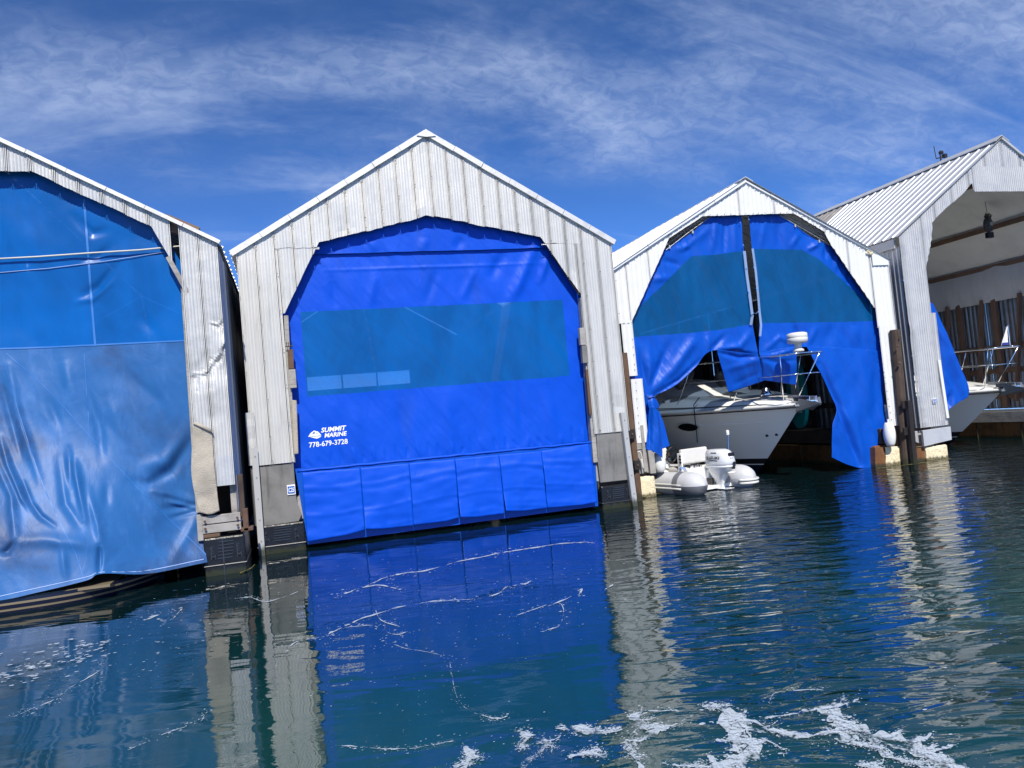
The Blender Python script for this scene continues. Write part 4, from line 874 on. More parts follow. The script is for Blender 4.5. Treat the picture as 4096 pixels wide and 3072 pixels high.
# ================================================================== right boathouse
eL4, pk4 = at(3594, 948, YD), at(4001, 556, YD); HW4 = pk4.x-eL4.x; xr4 = pk4.x+HW4
bh4 = thing('boathouse', (pk4.x, YD, 0), 'open silver corrugated boathouse at the right with a hanging owl', 'boathouse', 'floating boathouses in a row')
top4 = polyfn([(eL4.x, eL4.z), (pk4.x, pk4.z), (xr4, eL4.z)])
o4 = [at(*q, YD) for q in ((3705, 1064), (3727, 948), (3729, 888), (3775, 842), (3850, 775), (3888, 731))]
fl4 = at(4000, 760, YD).z
bl4 = [(p.x, p.z) for p in o4]+[(o4[-1].x+.004, fl4)]
bot4 = polyfn(bl4+[(2*pk4.x-x, z) for x, z in bl4])
jl4 = at(3708, 1100, YD).x
zp4 = at(3750, 1704, YD).z
ed4 = list(np.arange(eL4.x, xr4, .52))+[xr4]
ed4 = sorted([e for e in ed4 if e < jl4-.06 or e > jl4+.06]+[jl4, 2*pk4.x-jl4]); kw4 = dict(minor=.056, amp=.022, seam=.004, rows=12, dent=.004)
siding(bh4, YD, [e for e in ed4 if jl4-.001 <= e <= 2*pk4.x-jl4+.001], top4, bot4, 'galv', jag=.01, **kw4)
da4 = [(at(*q, YD).x, at(*q, YD).z, .08, -.035) for q in ((3640, 1310), (3650, 1330), (3690, 1640), (3695, 1690), (3770, 1690))]
siding(bh4, YD, [eL4.x, eL4.x+.06, jl4-.0], top4, lambda x: np.full(np.shape(x), zp4), 'galv', dents=da4, **{**kw4, 'rows': 40})
siding(bh4, YD+.01, [jl4-.02, jl4+.13], lambda x: np.full(np.shape(x), at(3740, 1250, YD).z), lambda x: np.full(np.shape(x), zp4), 'galv', **kw4)
siding(bh4, YD, [2*pk4.x-jl4, xr4], top4, lambda x: np.full(np.shape(x), .6), 'galv', **kw4)
a, c = at(3890, 672, YD-.02), at(4096, 668, YD-.02)
siding(bh4, YD-.02, [o4[-1].x+.01, 2*pk4.x-o4[-1].x-.01], lambda x: np.full(np.shape(x), a.z+.04), lambda x: np.full(np.shape(x), fl4-.04), 'galv', name='lower_sheet', **kw4)
quad_board(bh4, [(3691, 1722), (3803, 1706), (3808, 1759), (3698, 1786)], YD-.05, .06, 'foot_sheet', 'galv')
quad_board(bh4, [(3660, 1725), (3692, 1722), (3698, 1782), (3664, 1768)], YD+.1, .04, 'foot_sheet', 'galv_side')
foam_block(bh4, [(3704, 1790), (3786, 1777), (3800, 1838), (3714, 1848)], YD-.02, .5)
quad_board(bh4, [(3655, 1795), (3704, 1790), (3714, 1852), (3662, 1858)], YD+.05, .5, 'float', 'rust_skin')
a, c = at(3755, 1440, YD-.02), at(3790, 1672, YD-.02); MB().beam((a.x, YD-.02, a.z), (c.x, YD-.02, c.z), .07, .03, (0, 1, 0)).build('edge_flashing', 'steel_white', bh4)
RLEN = (atx(3262, 869, pk4.x).y)-YD
roof(bh4, YD-.04, YD+RLEN, eL4.x-.06, pk4.x, xr4+.06, eL4.z-.0, pk4.z+.02, eL4.z, 'roof_galv', pitch=.27, step=.81, dark_last=True, ribh=.55)
MB().prism([(pk4.x-.2, pk4.z-.05), (pk4.x, pk4.z+.08), (pk4.x+.2, pk4.z-.05), (pk4.x+.2, pk4.z-.07), (pk4.x, pk4.z+.06), (pk4.x-.2, pk4.z-.07)], YD-.05, YD+RLEN).build('ridge_cap', 'galv', bh4)
MB().beam((eL4.x-.03, YD+.1, eL4.z-.12), (eL4.x-.03, YD+RLEN, eL4.z-.12), .03, .2).build('eave_flashing', 'galv_side', bh4)
side_wall(bh4, eL4.x+.02, YD+.02, YD+RLEN, .7, eL4.z-.2, 'galv_side', pitch=.12, amp=.02); side_wall(bh4, xr4-.02, YD+.03, YD+RLEN, .7, eL4.z-.05, 'int_wall', pitch=.14, amp=.03)
rake(bh4, YD, (pk4.x, 0, pk4.z), (xr4, 0, eL4.z), w=.05, n=6, material='galv')
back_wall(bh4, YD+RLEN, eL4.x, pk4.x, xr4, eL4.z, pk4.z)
# inside of the right slope and wall
X4 = xr4-.14; zlow = atx(3900, 1222, X4).z
P = np.zeros((24, 60, 3))
for i in range(24):
    for j in range(60):
        y = YD+.25+(RLEN-.6)*j/59; z = eL4.z-.1+(zlow-eL4.z+.1)*i/23; P[i, j] = (X4-.05+nz(y*1.2+i*.03, z*.5, 0, 2.4)*.04-.1*math.sin(i/23*math.pi), y, z)
grid_mesh('wall_sheet', P, 'grey_sheet', bh4)
P = np.zeros((10, 30, 3))
for i in range(10):
    for j in range(30):
        f = i/9; y = YD+.2+(RLEN-.5)*j/29; P[i, j] = (X4+(pk4.x-X4)*f, y, eL4.z-.1+(pk4.z-.25-eL4.z+.1)*f+nz(y, f*3, 4, 1)*.04)
grid_mesh('ceiling_sheet', P, 'ceil_sheet', bh4)
for f in (.02, .42, .85):
    x = X4+(pk4.x-X4)*f; z = eL4.z-.22+(pk4.z-.25-eL4.z+.1)*f; MB().beam((x, YD+.15, z), (x, YD+RLEN-.2, z), .07, .12).build('purlin', 'wood_stud', bh4)
for y in np.arange(YD+.9, YD+RLEN-.5, 1.15):
    MB().beam((X4-.02, y, .75), (X4-.02, y, zlow+.6), .1, .14, (0, 1, 0)).build('wall_stud', 'wood_stud', bh4)
    MB().beam((X4-.1, y+.75, .9), (X4-.1, y+.3, zlow+.1), .06, .12, (1, 0, 0)).build('brace', 'wood_stud', bh4)
for z in (1.05, 1.75, 2.4): MB().box((X4+.03, YD+RLEN/2, z), (.06, RLEN-.5, .14)).build('wall_girt', 'wood_stud', bh4)
y = YD+.1
while y < YD+RLEN-1:
    MB().box((xr4-.75, y+.65, .14), (1., 1.29, .56)).build('float', 'rust_skin', bh4, bevel=.02)
    MB().tube([(xr4-1.26, y+.5, .5), (xr4-1.27, y+.5, -.1)], .02, 6).build('strap', 'black_steel', bh4); y += 1.3
MB().box((xr4-.8, YD+RLEN/2, .55), (1., RLEN-.3, .26)).build('deck_beam', 'wood_grey', bh4); MB().box((xr4-1.25, YD+RLEN/2, .72), (.09, RLEN-.3, .06)).build('deck_edge', 'steel_pole', bh4)
MB().box((eL4.x+.35, YD+RLEN/2, .3), (.66, RLEN-.8, .9)).build('float', 'rust_skin', bh4)
number_sign((3730, 1593), (3748, 1612), YD-.035, 'C23', 'small blue number sign reading C23 on the corrugated pier')
# its curtain, pulled aside
cur5 = thing('boat_curtain', at(3830, 1600, YD+.15), 'blue curtain pulled aside as a narrow hanging wedge behind the silver pier', 'curtain', G3)
cloth(cur5, [[(3712, 1210), (3724, 1212), (3732, 1216)], [(3722, 1330), (3760, 1330), (3788, 1340)], [(3738, 1450), (3790, 1450), (3836, 1455)], [(3752, 1560), (3812, 1565), (3877, 1571)], [(3770, 1650), (3798, 1640), (3820, 1618)]], 90, 50, YD+.14, [([(3740, 1260), (3800, 1420), (3850, 1560)], 14, -.05), ([(3735, 1280), (3780, 1560)], 12, .06), ([(3806, 1572), (3800, 1640)], 10, .09)], seed=33., mats=('tarp_royal', ''))

# ================================================================== pilings between the boathouses
def piling(pts, Y, w, label, material='wood_dark'):
    a, c = at(*pts[0], Y), at(*pts[1], Y); t_ = thing('piling', (c.x, Y, -.6), label, 'piling', 'timber pilings between the boathouses')
    n = 14; r = [w/2*(1+.07*nz(i, a.x, 0, 1.3)) for i in range(n)]
    MB().tube([(a.x+(c.x-a.x)*i/(n-1), Y, a.z+(-.6-a.z)*i/(n-1)) for i in range(n)], r, 10).build('timber', material, t_, smooth=False)
    return t_
pg = piling([(2494, 1412), (2556, 1990)], YB+.5, .13, 'thin reddish timber piling with black brackets beside the concrete-grey foot board', 'wood_brown')
for q in ((2526, 1736), (2548, 1860)):
    p_ = at(*q, YB+.4); MB().box((p_.x, p_.y, p_.z), (.12, .05, .17)).build('bracket', 'black_steel', pg, bevel=.006); MB().lathe([(.02, -.045), (.02, -.03)], p_, 8, 'y').build('bolt', 'rust_dot', pg)
pg = piling([(3579, 1320), (3625, 1860)], YC-.12, .2, 'thick dark weathered timber piling between white and silver piers')
for q, r in (((3588, 1385), .025), ((3595, 1453), .035), ((3598, 1346), .02)):
    p_ = at(*q, YC-.25); MB().lathe([(r, -.02), (r*.8, -.04), (.0, -.045)], p_, 10, 'y').build('knot_bolt', 'rust_dot', pg)
for q in ((3624, 1618), (3630, 1725)):
    p_ = at(*q, YC-.26); MB().box((p_.x, p_.y, p_.z), (.2, .04, .16)).build('bracket', 'black_steel', pg, bevel=.006)
a, c = at(3633, 1602, YC-.32), at(3656, 1860, YC-.32); MB().beam((a.x, a.y, a.z), (c.x, c.y, -.5), .1, .08, (0, 1, 0)).build('slide_rail', 'black_steel', pg)

# ================================================================== boats
def yacht(Xc, Yb, zd, label, beam=3.6, L=10., hull_mat='gel', rake_=1.7, Wf=1., rail_z=1.0, cabin=True):
    t_ = thing('motor_yacht', (Xc, Yb+3, 0), label, 'motor yacht', 'motor yachts in the boathouses')
    hb_ = beam/2
    def stem(z): return rake_*max(0, 1-max(z, -.4)/zd)**1.05
    def width(d, z):
        f = max(0, min(1, z/zd)) if z > 0 else 0
        W_ = hb_*(.66+.34*f**1.3); p_ = 1.75+.7*f; x = min(1, d/(5.6-.6*f)); return W_*(1-(1-x)**p_)
    def sheer(s): return zd*(1+.0*s)
    nz_, nd_ = 26, 44; zs = np.linspace(-.35, 1, nz_)
    dcol = (np.linspace(0, 1, nd_)**1.7)*(L-rake_)
    for nm, lo, hi, mm in (('hull', .34, zd, hull_mat), ('boot_stripe', .22, .34, 'black'), ('hull_stripe', .2, .22, hull_mat), ('bottom', -.4, .2, 'navy')):
        mb = MB()
        for sgn in (-1, 1):
            n2 = 20 if nm == 'hull' else 5; k = len(mb.v)
            for i in range(n2+1):
                z = lo+(hi-lo)*i/n2
                for d in dcol: mb.v.append((Xc+sgn*(width(d, z)+.0), Yb+stem(z)+d, z+(.02*min(d/4, 1)*z)))
            for i in range(n2):
                for j in range(nd_-1):
                    q_ = (k+i*nd_+j, k+i*nd_+j+1, k+(i+1)*nd_+j+1, k+(i+1)*nd_+j); mb.f.append(q_ if sgn < 0 else q_[::-1])
        mb.build(nm, mm, t_, smooth=True)
    # rub rail, bulwark, deck
    def edge(s, z, inset=0.): 
        d = max(0, s); return width(d, zd)-inset
    ss = (np.linspace(0, 1, 40)**1.5)*(L-rake_)
    for sgn in (-1, 1):
        MB().tube([(Xc+sgn*(edge(s, zd)+.012), Yb+s, zd*(1+.02*min(s/4, 1))) for s in ss], .035, 8).build('rub_rail', 'gel_warm', t_, smooth=True)
        MB().tube([(Xc+sgn*(edge(s, zd)+.02), Yb+s, zd*(1+.02*min(s/4, 1))-.055) for s in ss], .014, 6).build('rail_trim', 'black', t_, smooth=True)
        MB().tube([(Xc+sgn*(edge(s, zd)-.03), Yb+s, zd+.15*min(1, s/4)+.03) for s in ss], .011, 6).build('pinstripe', 'black', t_, smooth=True)
    mb = MB(); rows = []
    prof_ = [(1., 0), (.985, .07), (.9, .26), (.84, .31), (.6, .36), (0, .4)]
    for s in ss:
        w_ = edge(s, zd); f = min(1, s/3.5)
        row = [(Xc+sgn*w_*u, Yb+s, zd*(1+.02*min(s/4, 1))+hh*f+.06*min(1, s*3)*(u < .95)) for sgn, lst in ((-1, prof_), (1, prof_[::-1][1:])) for u, hh in lst]; rows.append(row)
    P = np.array(rows); grid_mesh('deck', P, hull_mat, t_)
    if cabin:
        mb = MB(); P = np.zeros((20, 24, 3))
        for i in range(20):
            f = i/19; s = 1.7+f*5.3
            for j in range(24):
                a_ = math.pi*j/23; wd = min(edge(s, zd)*.66, 1.35)*math.sin(min(1, f*2.2+.12)*math.pi/2); hh = .5*math.sin(min(1, f*1.35)*math.pi/2)
                P[i, j] = (Xc-wd*math.cos(a_), Yb+s, zd+.36*min(1, s/3.5)+hh*math.sin(a_)**.8)
        grid_mesh('cabin', P, hull_mat, t_)
    return t_, width, edge, stem
y3, wid3, edg3, stem3 = yacht(9.66, 12.82, 1.45, 'white motor yacht poking its bow out between the parted blue curtain halves')
# oval porthole, placed on the hull side
def hullpt(Xc, Yb, zd, wid, stem, px_, py_, sgn=-1):
    best = None
    for d in np.linspace(.2, 7, 160):
        for z in (None,):
            pass
    r = ray(px_, py_); lo = None
    for t_ in np.linspace(10, 24, 2400):
        p_ = r*t_+Vector((0, 0, CAM_H)); s = p_.y-Yb-stem(p_.z)
        if s > 0 and abs(p_.x-Xc) <= wid(s, p_.z): return p_
    return None
pp = hullpt(9.66, 12.82, 1.45, wid3, stem3, 2753, 1707)
def hull_oval(par, c, rx_, rz_, dirx):
    for nm, k, mm, yo in (('porthole_rim', 1., 'gel_warm', .012), ('porthole', .82, 'glass_dark', .022)):
        n = 28; nrm = Vector((-1, 0, -.12)).normalized() if dirx is None else dirx[1]; tx = dirx[0]; tz = nrm.cross(tx)
        vs = []
        for j in range(n):
            a_ = 2*math.pi*j/n; e_ = abs(math.cos(a_))**1.0
            vs.append(c+tx*(rx_*k*math.cos(a_))+tz*(rz_*k*math.sin(a_)*(1-.25*e_**3))+nrm*yo)
        mb = MB(); mb.add([tuple(v) for v in vs]+[tuple(v-nrm*.03) for v in vs], [tuple(range(n))]+[(i, i+n, (i+1) % n+n, (i+1) % n) for i in range(n)]); mb.build(nm, mm, par)
def hull_frame(Xc, Yb, wid, stem, p_):
    s = p_.y-Yb-stem(p_.z); e = .05
    dxdy = -(wid(s+e, p_.z)-wid(s-e, p_.z))/(2*e); tx = Vector((dxdy, 1, 0)).normalized()
    s2 = p_.y-Yb-stem(p_.z+e); dz = -(wid(max(0, s2), p_.z+e)-wid(s, p_.z))/e
    tz = Vector((dz, 0, 1)).normalized(); nrm = tx.cross(tz); 
    if nrm.x > 0: nrm = -nrm
    return tx, nrm
if pp: hull_oval(y3, pp, .34, .15, hull_frame(9.66, 12.82, wid3, stem3, pp))
for q in ((3068, 1742), (3106, 1738)):
    p_ = hullpt(9.66, 12.82, 1.45, wid3, stem3, *q)
    if p_: MB().lathe([(.03, -.02), (.03, .02)], p_, 10, 'x').build('drain_fitting', 'black', y3)
pl_ = [hullpt(9.66, 12.82, 1.45, wid3, stem3, *q) for q in ((2800, 1702), (2900, 1697), (3060, 1688))]
if all(pl_): MB().tube([p_+Vector((-.004, 0, 0)) for p_ in pl_], .012, 5).build('spray_rail', 'gel', y3)
# bow rails: points by (px,py) on the plane of each rail
def railpts(lst): return [Vector(p_) for p_ in lst]
def bow_gear(par, Xc, Yb, zd, edg, rz, tipx=.45):
    tip = Yb-tipx
    def rx_(s): return max(.42+.3*min(max(s+.3, 0), .8), edg(max(s, 0), zd)-.1)
    for sgn in (-1, 1):
        top = [(Xc, tip, rz+.0), (Xc+sgn*.3, tip+.06, rz)]+[(Xc+sgn*rx_(s), Yb+s, rz+.03*s) for s in (-.15, .4, 1., 1.8, 2.8, 4., 5.2)]
        mid = [(Xc, tip+.1, (rz+zd)/2+.1), (Xc+sgn*.28, tip+.16, (rz+zd)/2+.1)]+[(Xc+sgn*(rx_(s)-.02), Yb+s, (rz+zd)/2+.1+.03*s) for s in (-.05, .4, 1., 1.8, 2.8, 4., 5.2)]
        MB().tube(catmull(np.array(top), 30), .016, 8).build('bow_rail', 'chrome', par, smooth=True); MB().tube(catmull(np.array(mid), 30), .011, 6).build('mid_rail', 'chrome', par, smooth=True)
        for s, lean in ((.05, .45), (.9, .5), (2.2, .5), (3.6, .45)):
            x_ = max(.1, edg(s+.25, zd)-.1)
            MB().tube([(Xc+sgn*x_, Yb+s+lean*.6, zd+.06+.2*min(1, s/3.5)), (Xc+sgn*rx_(s-.2), Yb+s-.2, rz+.02)], .013, 6).build('stanchion', 'chrome', par, smooth=True)
    # anchor on its roller
    mb = MB(); mb.box((Xc, Yb-.12, zd+.06), (.16, .6, .035)); mb.box((Xc-.08, Yb-.15, zd+.1), (.02, .5, .1)); mb.box((Xc+.08, Yb-.15, zd+.1), (.02, .5, .1)); mb.build('bow_roller', 'chrome', par, bevel=.01)
    mb = MB(); mb.beam((Xc, Yb+.35, zd+.17), (Xc, Yb-.48, zd+.1), .05, .07)
    mb.add([(Xc, Yb-.62, zd+.0), (Xc-.25, Yb-.28, zd+.12), (Xc-.2, Yb-.08, zd-.14), (Xc, Yb-.2, zd-.1), (Xc+.2, Yb-.08, zd-.14), (Xc+.25, Yb-.28, zd+.12), (Xc, Yb-.3, zd+.06)], [(0, 6, 1), (0, 1, 2, 3), (0, 3, 4, 5), (0, 5, 6), (1, 6, 3, 2), (6, 5, 4, 3)])
    mb.lathe([(.03, -.3), (.03, .3)], (Xc, Yb-.2, zd-.02), 8, 'x'); mb.build('anchor', 'anchor', par)
    MB().lathe([(.11, 0), (.12, .05), (.08, .1), (.085, .16), (.05, .18)], (Xc+.0, Yb+1.1, zd+.22), 16).build('windlass', 'chrome', par, smooth=True)
    MB().lathe([(.26, 0), (.26, .03), (.22, .05)], (Xc-.05, Yb+2.1, zd+.42), 24).build('deck_hatch', 'gel_warm', par)
    for s in (1.2, 3.): MB().tube([(Xc-edg(s, zd)+.16, Yb+s-.13, zd+.26), (Xc-edg(s, zd)+.16, Yb+s-.09, zd+.29), (Xc-edg(s, zd)+.16, Yb+s+.09, zd+.29), (Xc-edg(s, zd)+.16, Yb+s+.13, zd+.26)], .014, 6).build('cleat', 'chrome', par)
bow_gear(y3, 9.66, 12.82, 1.45, edg3, 2.44)
# radar dome on the pulpit
rd = at(3193, 1394, 12.5); MB().lathe([(.11, -.06), (.1, -.02), (.07, .0), (.07, .1), (.12, .12)], rd, 20).build('radar_stem', 'gel_warm', y3, smooth=True)
MB().lathe([(.14, .1), (.19, .115), (.195, .2), (.19, .205), (.195, .21), (.19, .29), (.13, .31), (.0, .315)], rd, 28).build('radar_dome', 'gel_warm', y3, smooth=True)
# dock line hanging down the hull
dl = [hullpt(9.66, 12.82, 1.45, wid3, stem3, *q) for q in ((2789, 1640), (2792, 1680), (2797, 1720), (2801, 1768))]
if all(dl):
    MB().tube([at(2797, 1590, dl[0].y-.05)]+[dl[0]+Vector((-.1, -.05, .12))]+[p_+Vector((-.09, -.03, 0)) for p_ in dl], .011, 6).build('dock_line', 'rope_dark', None, smooth=True); props(bpy.data.objects['dock_line'], 'black dock line hanging down the white hull past the porthole', 'rope')
def fender_thing(p0_, p1_, r, material, label, cat='fender'):
    p0_, p1_ = Vector(p0_), Vector(p1_); t_ = thing('fender', p1_, label, cat, 'boat fenders'); d = p1_-p0_; n = 12
    MB().tube([p0_+d*(i/(n-1)) for i in range(n)], [r*min(1, math.sin(math.pi*(.06+.88*i/(n-1)))**.35) for i in range(n)], 14).build('fender_body', material, t_, smooth=True)
    MB().tube([p0_, p0_-d.normalized()*.07], .02, 6).build('eye', material, t_)
fender_thing(at(2765, 1480, 15.2), at(2708, 1550, 15.2), .15, 'rubber', 'black cylinder fender lying on the foredeck under the left curtain'); fender_thing(at(2872, 1490, 14.6), at(2895, 1545, 14.6), .13, 'rubber', 'black cylinder fender standing beside the loose curtain flap')
fender_thing(at(3553, 1690, YC-.14), at(3563, 1784, YC-.14), .12, 'fender', 'white fender squashed against the foot of the third boathouse')

y4, wid4, edg4, stem4 = yacht(15.83, 13.7, 1.31, 'white yacht bow with steel rails inside the open silver boathouse', beam=3.7)
bow_gear(y4, 15.83, 13.7, 1.31, edg4, 2.28, .35)
pn = thing('pennant', (15.83, 13.38, 2.28), 'small white pennant with red mark flying from the right yacht bow', 'flag')
MB().tube([(15.83, 13.38, 2.26), (15.83, 13.38, 2.78)], .007, 6).build('staff', 'chrome', pn)
P = np.zeros((8, 6, 3))
for i in range(8):
    for j in range(6): P[i, j] = (15.82-.02-j*.035*(.25+.75*i/7), 13.38+.05*math.sin(j*1.1+i*.3), 2.74-i*.06)
grid_mesh('flag_cloth', P, 'flag_white', pn); P3 = P[2:5, 2:4]+np.array([0, -.012, 0]); grid_mesh('flag_mark', P3, 'flag_red', pn); P3 = P[6:8, 1:6]+np.array([0, -.012, 0]); grid_mesh('flag_band', P3, 'flag_blue', pn)

# stern of the yacht behind the left curtain
y1 = thing('motor_yacht', (pA, YA+4, 0), 'dark hulled yacht mostly hidden behind the faded left curtain', 'motor yacht', 'motor yachts in the boathouses')
hwd = at(615, 2330, YA-.45).x-pA
def stern(z0, z1, w0, w1, y0, name, material, dy=0.):
    n = 40; P = np.zeros((2, n, 3))
    for j in range(n):
        u = -1+2*j/(n-1); e = abs(u)**5; P[0, j] = (pA+u*w1, y0+dy+1.0*e, z1); P[1, j] = (pA+u*w0, y0+1.0*e, z0)
    return grid_mesh(name, P, material, y1)
Ys = YA-.72
stern(-.3, .035, hwd-.25, hwd-.08, Ys+.12, 'hull', 'navy', -.1); stern(.035, .06, hwd-.08, hwd-.06, Ys+.02, 'cove_stripe', 'beige', -.004); stern(.06, .105, hwd-.06, hwd-.03, Ys+.015, 'platform_edge', 'navy', -.008); stern(.105, .13, hwd-.03, hwd-.02, Ys+.006, 'cove_stripe', 'beige', 0); stern(.13, .17, hwd-.02, hwd, Ys+.006, 'platform_rim', 'navy', 0)
MB().box((pA, Ys+1.05, .16), (2*hwd-.9, 1.9, .03)).build('swim_platform', 'beige', y1); MB().box((pA, Ys+2.6, .3), (2*hwd-.3, 1.2, .5)).build('hull_side', 'navy', y1)
P = np.zeros((14, 30, 3))
for i in range(14):
    for j in range(30):
        u = -1+2*j/29; P[i, j] = (pA+u*(1.9-.1*i/13), Ys+1.6+1.2*abs(u)**3+.8*(i/13)**2, .4+1.75*math.sin(i/13*1.35)/math.sin(1.35)-.25*abs(u)**3)
grid_mesh('cockpit_coaming', P, 'gel_warm', y1)
a, c = at(40, 1330, YA+2.6), at(20, 1080, YA+2.6)
MB().lathe([(.42, 0), (.3, .2), (.2, .6), (.17, 1.0), (.2, 1.2)], (a.x-.3, YA+2.6, a.z-.2), 20).build('radar_mast', 'gel_warm', y1, smooth=True)
MB().lathe([(.3, 0), (.36, .1), (.36, .45), (.25, .7), (.05, .8)], (a.x-.32, YA+2.6, a.z+1.0), 24).build('satellite_dome', 'gel_warm', y1, smooth=True)
q0 = at(110, 1010, YA+2.4); MB().box((q0.x, q0.y, q0.z), (.04, .04, .75)).build('antenna', 'gel_warm', y1); q0 = at(180, 1300, YA+2.2); MB().box((q0.x, q0.y, q0.z), (.45, .3, .25)).build('seat_back', 'gel_warm', y1, bevel=.06)
q0 = at(225, 1175, YA+2.2); MB().lathe([(.55, .06), (.45, -.08), (.1, -.12)], q0, 24, sy=.5).build('spreader_plate', 'gel_warm', y1, smooth=True)

# ================================================================== inflatable dinghy
DX, DY, DR = 7.5, 13.07, math.radians(13)
dg = thing('inflatable_dinghy', (DX, DY, 0), 'grey inflatable dinghy with white seat moored stern out beside the yacht', 'dinghy', rz=DR)
TR = .23; TX = .62; TZ = .17
def tubepath(sgn):
    pts = [(sgn*TX, y, TZ) for y in np.linspace(-.42, 1.7, 12)]
    for a_ in np.linspace(.15, 1, 9): pts.append((sgn*TX*math.cos(a_*math.pi/2)**.8, 1.7+1.0*math.sin(a_*math.pi/2), TZ+.12*a_))
    return pts
for sgn in (-1, 1):
    pth = tubepath(sgn); MB().tube(pth[1:], [TR]*(len(pth)-1), 24).build('tube', 'hyp_light', dg, local=True, smooth=True)
    # stern cone: light above, dark below
    k = len(pth); up = MB(); dn = MB()
    P = np.zeros((14, 33, 3)); 
    for i in range(14):
        f = i/13; yv = -.05-.62*f; r = (TR+.012)*(1-.0*f) if f < .45 else (TR+.012)*math.sqrt(max(0, 1-((f-.45)/.55)**2*.9999))
        for j in range(33):
            a_ = 2*math.pi*j/32; P[i, j] = (sgn*TX+r*math.cos(a_), yv, TZ+r*math.sin(a_))
    ang = np.array([2*math.pi*(j+.5)/32 for j in range(32)]); low = np.sin(ang) < -.05
    keep = np.repeat(low[None], 13, 0)
    hide = np.zeros_like(keep); hide[:3] = True
    grid_mesh('end_cone', P, 'hyp_light', dg, ~keep & ~hide, local=True)
    if sgn < 0:
        grid_mesh('wear_patch', P+np.array([0, 0, 0]), 'hyp_grey', dg, keep & ~hide, local=True); grid_mesh('tube_band', P, 'hyp_grey', dg, hide, local=True)
    else:
        grid_mesh('end_cone', P, 'hyp_light', dg, keep & ~hide, local=True); grid_mesh('tube_band', P, 'hyp_light', dg, hide, local=True)
    for zz_ in (-.02, .05):
        pts = [(sgn*(TX+TR*.99*math.sqrt(max(0, 1-(zz_/TR)**2))), y, TZ+zz_-.03) for y in np.linspace(-.3, 1.7, 12)]
        if sgn < 0: MB().tube(pts, .022, 8).build('rub_strake', 'gel_warm', dg, local=True, smooth=True)
    if sgn > 0:
        for zz_ in (-.03, -.09):
            pts = []
            for a_ in np.linspace(-1.2, 1.45, 16):
                r = TR+.02; yv = -.42-.27*math.cos(a_); pts.append((TX+math.sin(a_)*r*math.sqrt(max(.1, 1-(zz_/TR)**2)), yv, TZ+zz_))
            MB().tube(pts, .024, 8).build('rub_strake', 'gel_warm', dg, local=True, smooth=True)
    hd = MB(); hd.box((sgn*(TX+TR*.72), .55, TZ+TR*.66), (.09, .3, .03), Matrix.Rotation(sgn*.75, 3, 'Y')); hd.build('grab_handle', 'hyp_grey', dg, local=True, bevel=.012)
    pa = MB(); P = np.zeros((6, 8, 3))
    for i in range(6):
        for j in range(8):
            a_ = math.radians(5+60*i/5); P[i, j] = (sgn*(TX+(TR+.006)*math.cos(a_)), .8+.55*j/7, TZ+(TR+.006)*math.sin(a_))
    grid_mesh('side_patch', P, 'hyp_grey', dg, local=True)
MB().box((0, 1.0, .06), (1., 2.6, .06)).build('floor', 'gel', dg, local=True)
MB().box((0, -.02, .2), (.86, .07, .48)).build('transom', 'gel', dg, local=True, bevel=.02)
_n0 = set(o.name for o in bpy.data.objects)
st = MB(); st.box((0, .62, .42), (.82, .45, .1)).build('seat_cushion', 'vinyl', dg, local=True, bevel=.035)
for xs_ in (-.2, .12): MB().box((xs_, .62, .474), (.1, .46, .008)).build('seat_stripe', 'hyp_dark', dg, local=True)
MB().box((0, .68, .24), (.78, .4, .28)).build('seat_box', 'gel', dg, local=True, bevel=.02)
MB().box((.0, .42, .68), (.8, .09, .3), Matrix.Rotation(-.12, 3, 'X')).build('backrest', 'vinyl', dg, local=True, bevel=.03)
for sgn in (-1, 1):
    MB().prism([(sgn*.41-.02, .3), (sgn*.41+.02, .3), (sgn*.41+.02, .76), (sgn*.41-.02, .76)], .38, .5).build('seat_bracket', 'gel', dg, local=True, bevel=.01)
for z_ in (.58, .64, .7): MB().lathe([(.022, -.02), (.022, .0), (.01, .0)], (-.432, .4, z_), 10, 'x').build('bracket_bolt', 'black', dg, local=True)
con = MB(); con.prism([(-.3, .1), (.12, .1), (.12, .72), (.02, .86), (-.2, .88), (-.3, .74)], 1.25, 1.7).build('console', 'gel', dg, local=True, bevel=.04)
MB().box((-.09, 1.235, .68), (.36, .03, .24), Matrix.Rotation(-.25, 3, 'X')).build('dash', 'gel_warm', dg, local=True, bevel=.01)
for (x_, z_, r_) in ((-.2, .76, .045), (.02, .77, .03), (.05, .65, .025), (-.2, .64, .025)): MB().lathe([(r_, -.03), (r_, .0)], (x_, 1.225, z_), 16, 'y').build('gauge', 'black' if r_ < .04 else 'decal_grey', dg, local=True)
sw = [(.17*math.cos(a_), 1.06-.05*math.sin(a_), .7+.16*math.sin(a_)) for a_ in np.linspace(0, 2*math.pi, 33)]
whl = MB().tube(sw, .018, 8, cap=False).build('steering_wheel', 'black', dg, local=True, smooth=True)
for a_ in (.5, 2.6, 4.7): MB().beam((0, 1.09, .7), (.165*math.cos(a_), 1.06-.05*math.sin(a_), .7+.155*math.sin(a_)), .03, .02).build('spoke', 'black', whl, local=True)
MB().lathe([(.05, -.04), (.055, .0), (.03, .15)], (0, 1.08, .7), 14, 'y').build('hub', 'black', whl, local=True)
MB().box((.2, 1.2, .72), (.1, .08, .03)).build('throttle', 'black', dg, local=True)
for o in bpy.data.objects:
    if o.name not in _n0 and o.parent is dg: o.data.transform(Matrix.Translation((.19, 0, -.05)) @ Matrix.Diagonal((.86, 1, 1, 1)))
    elif o.name not in _n0: o.data.transform(Matrix.Translation((.19, 0, -.05)) @ Matrix.Diagonal((.86, 1, 1, 1)))
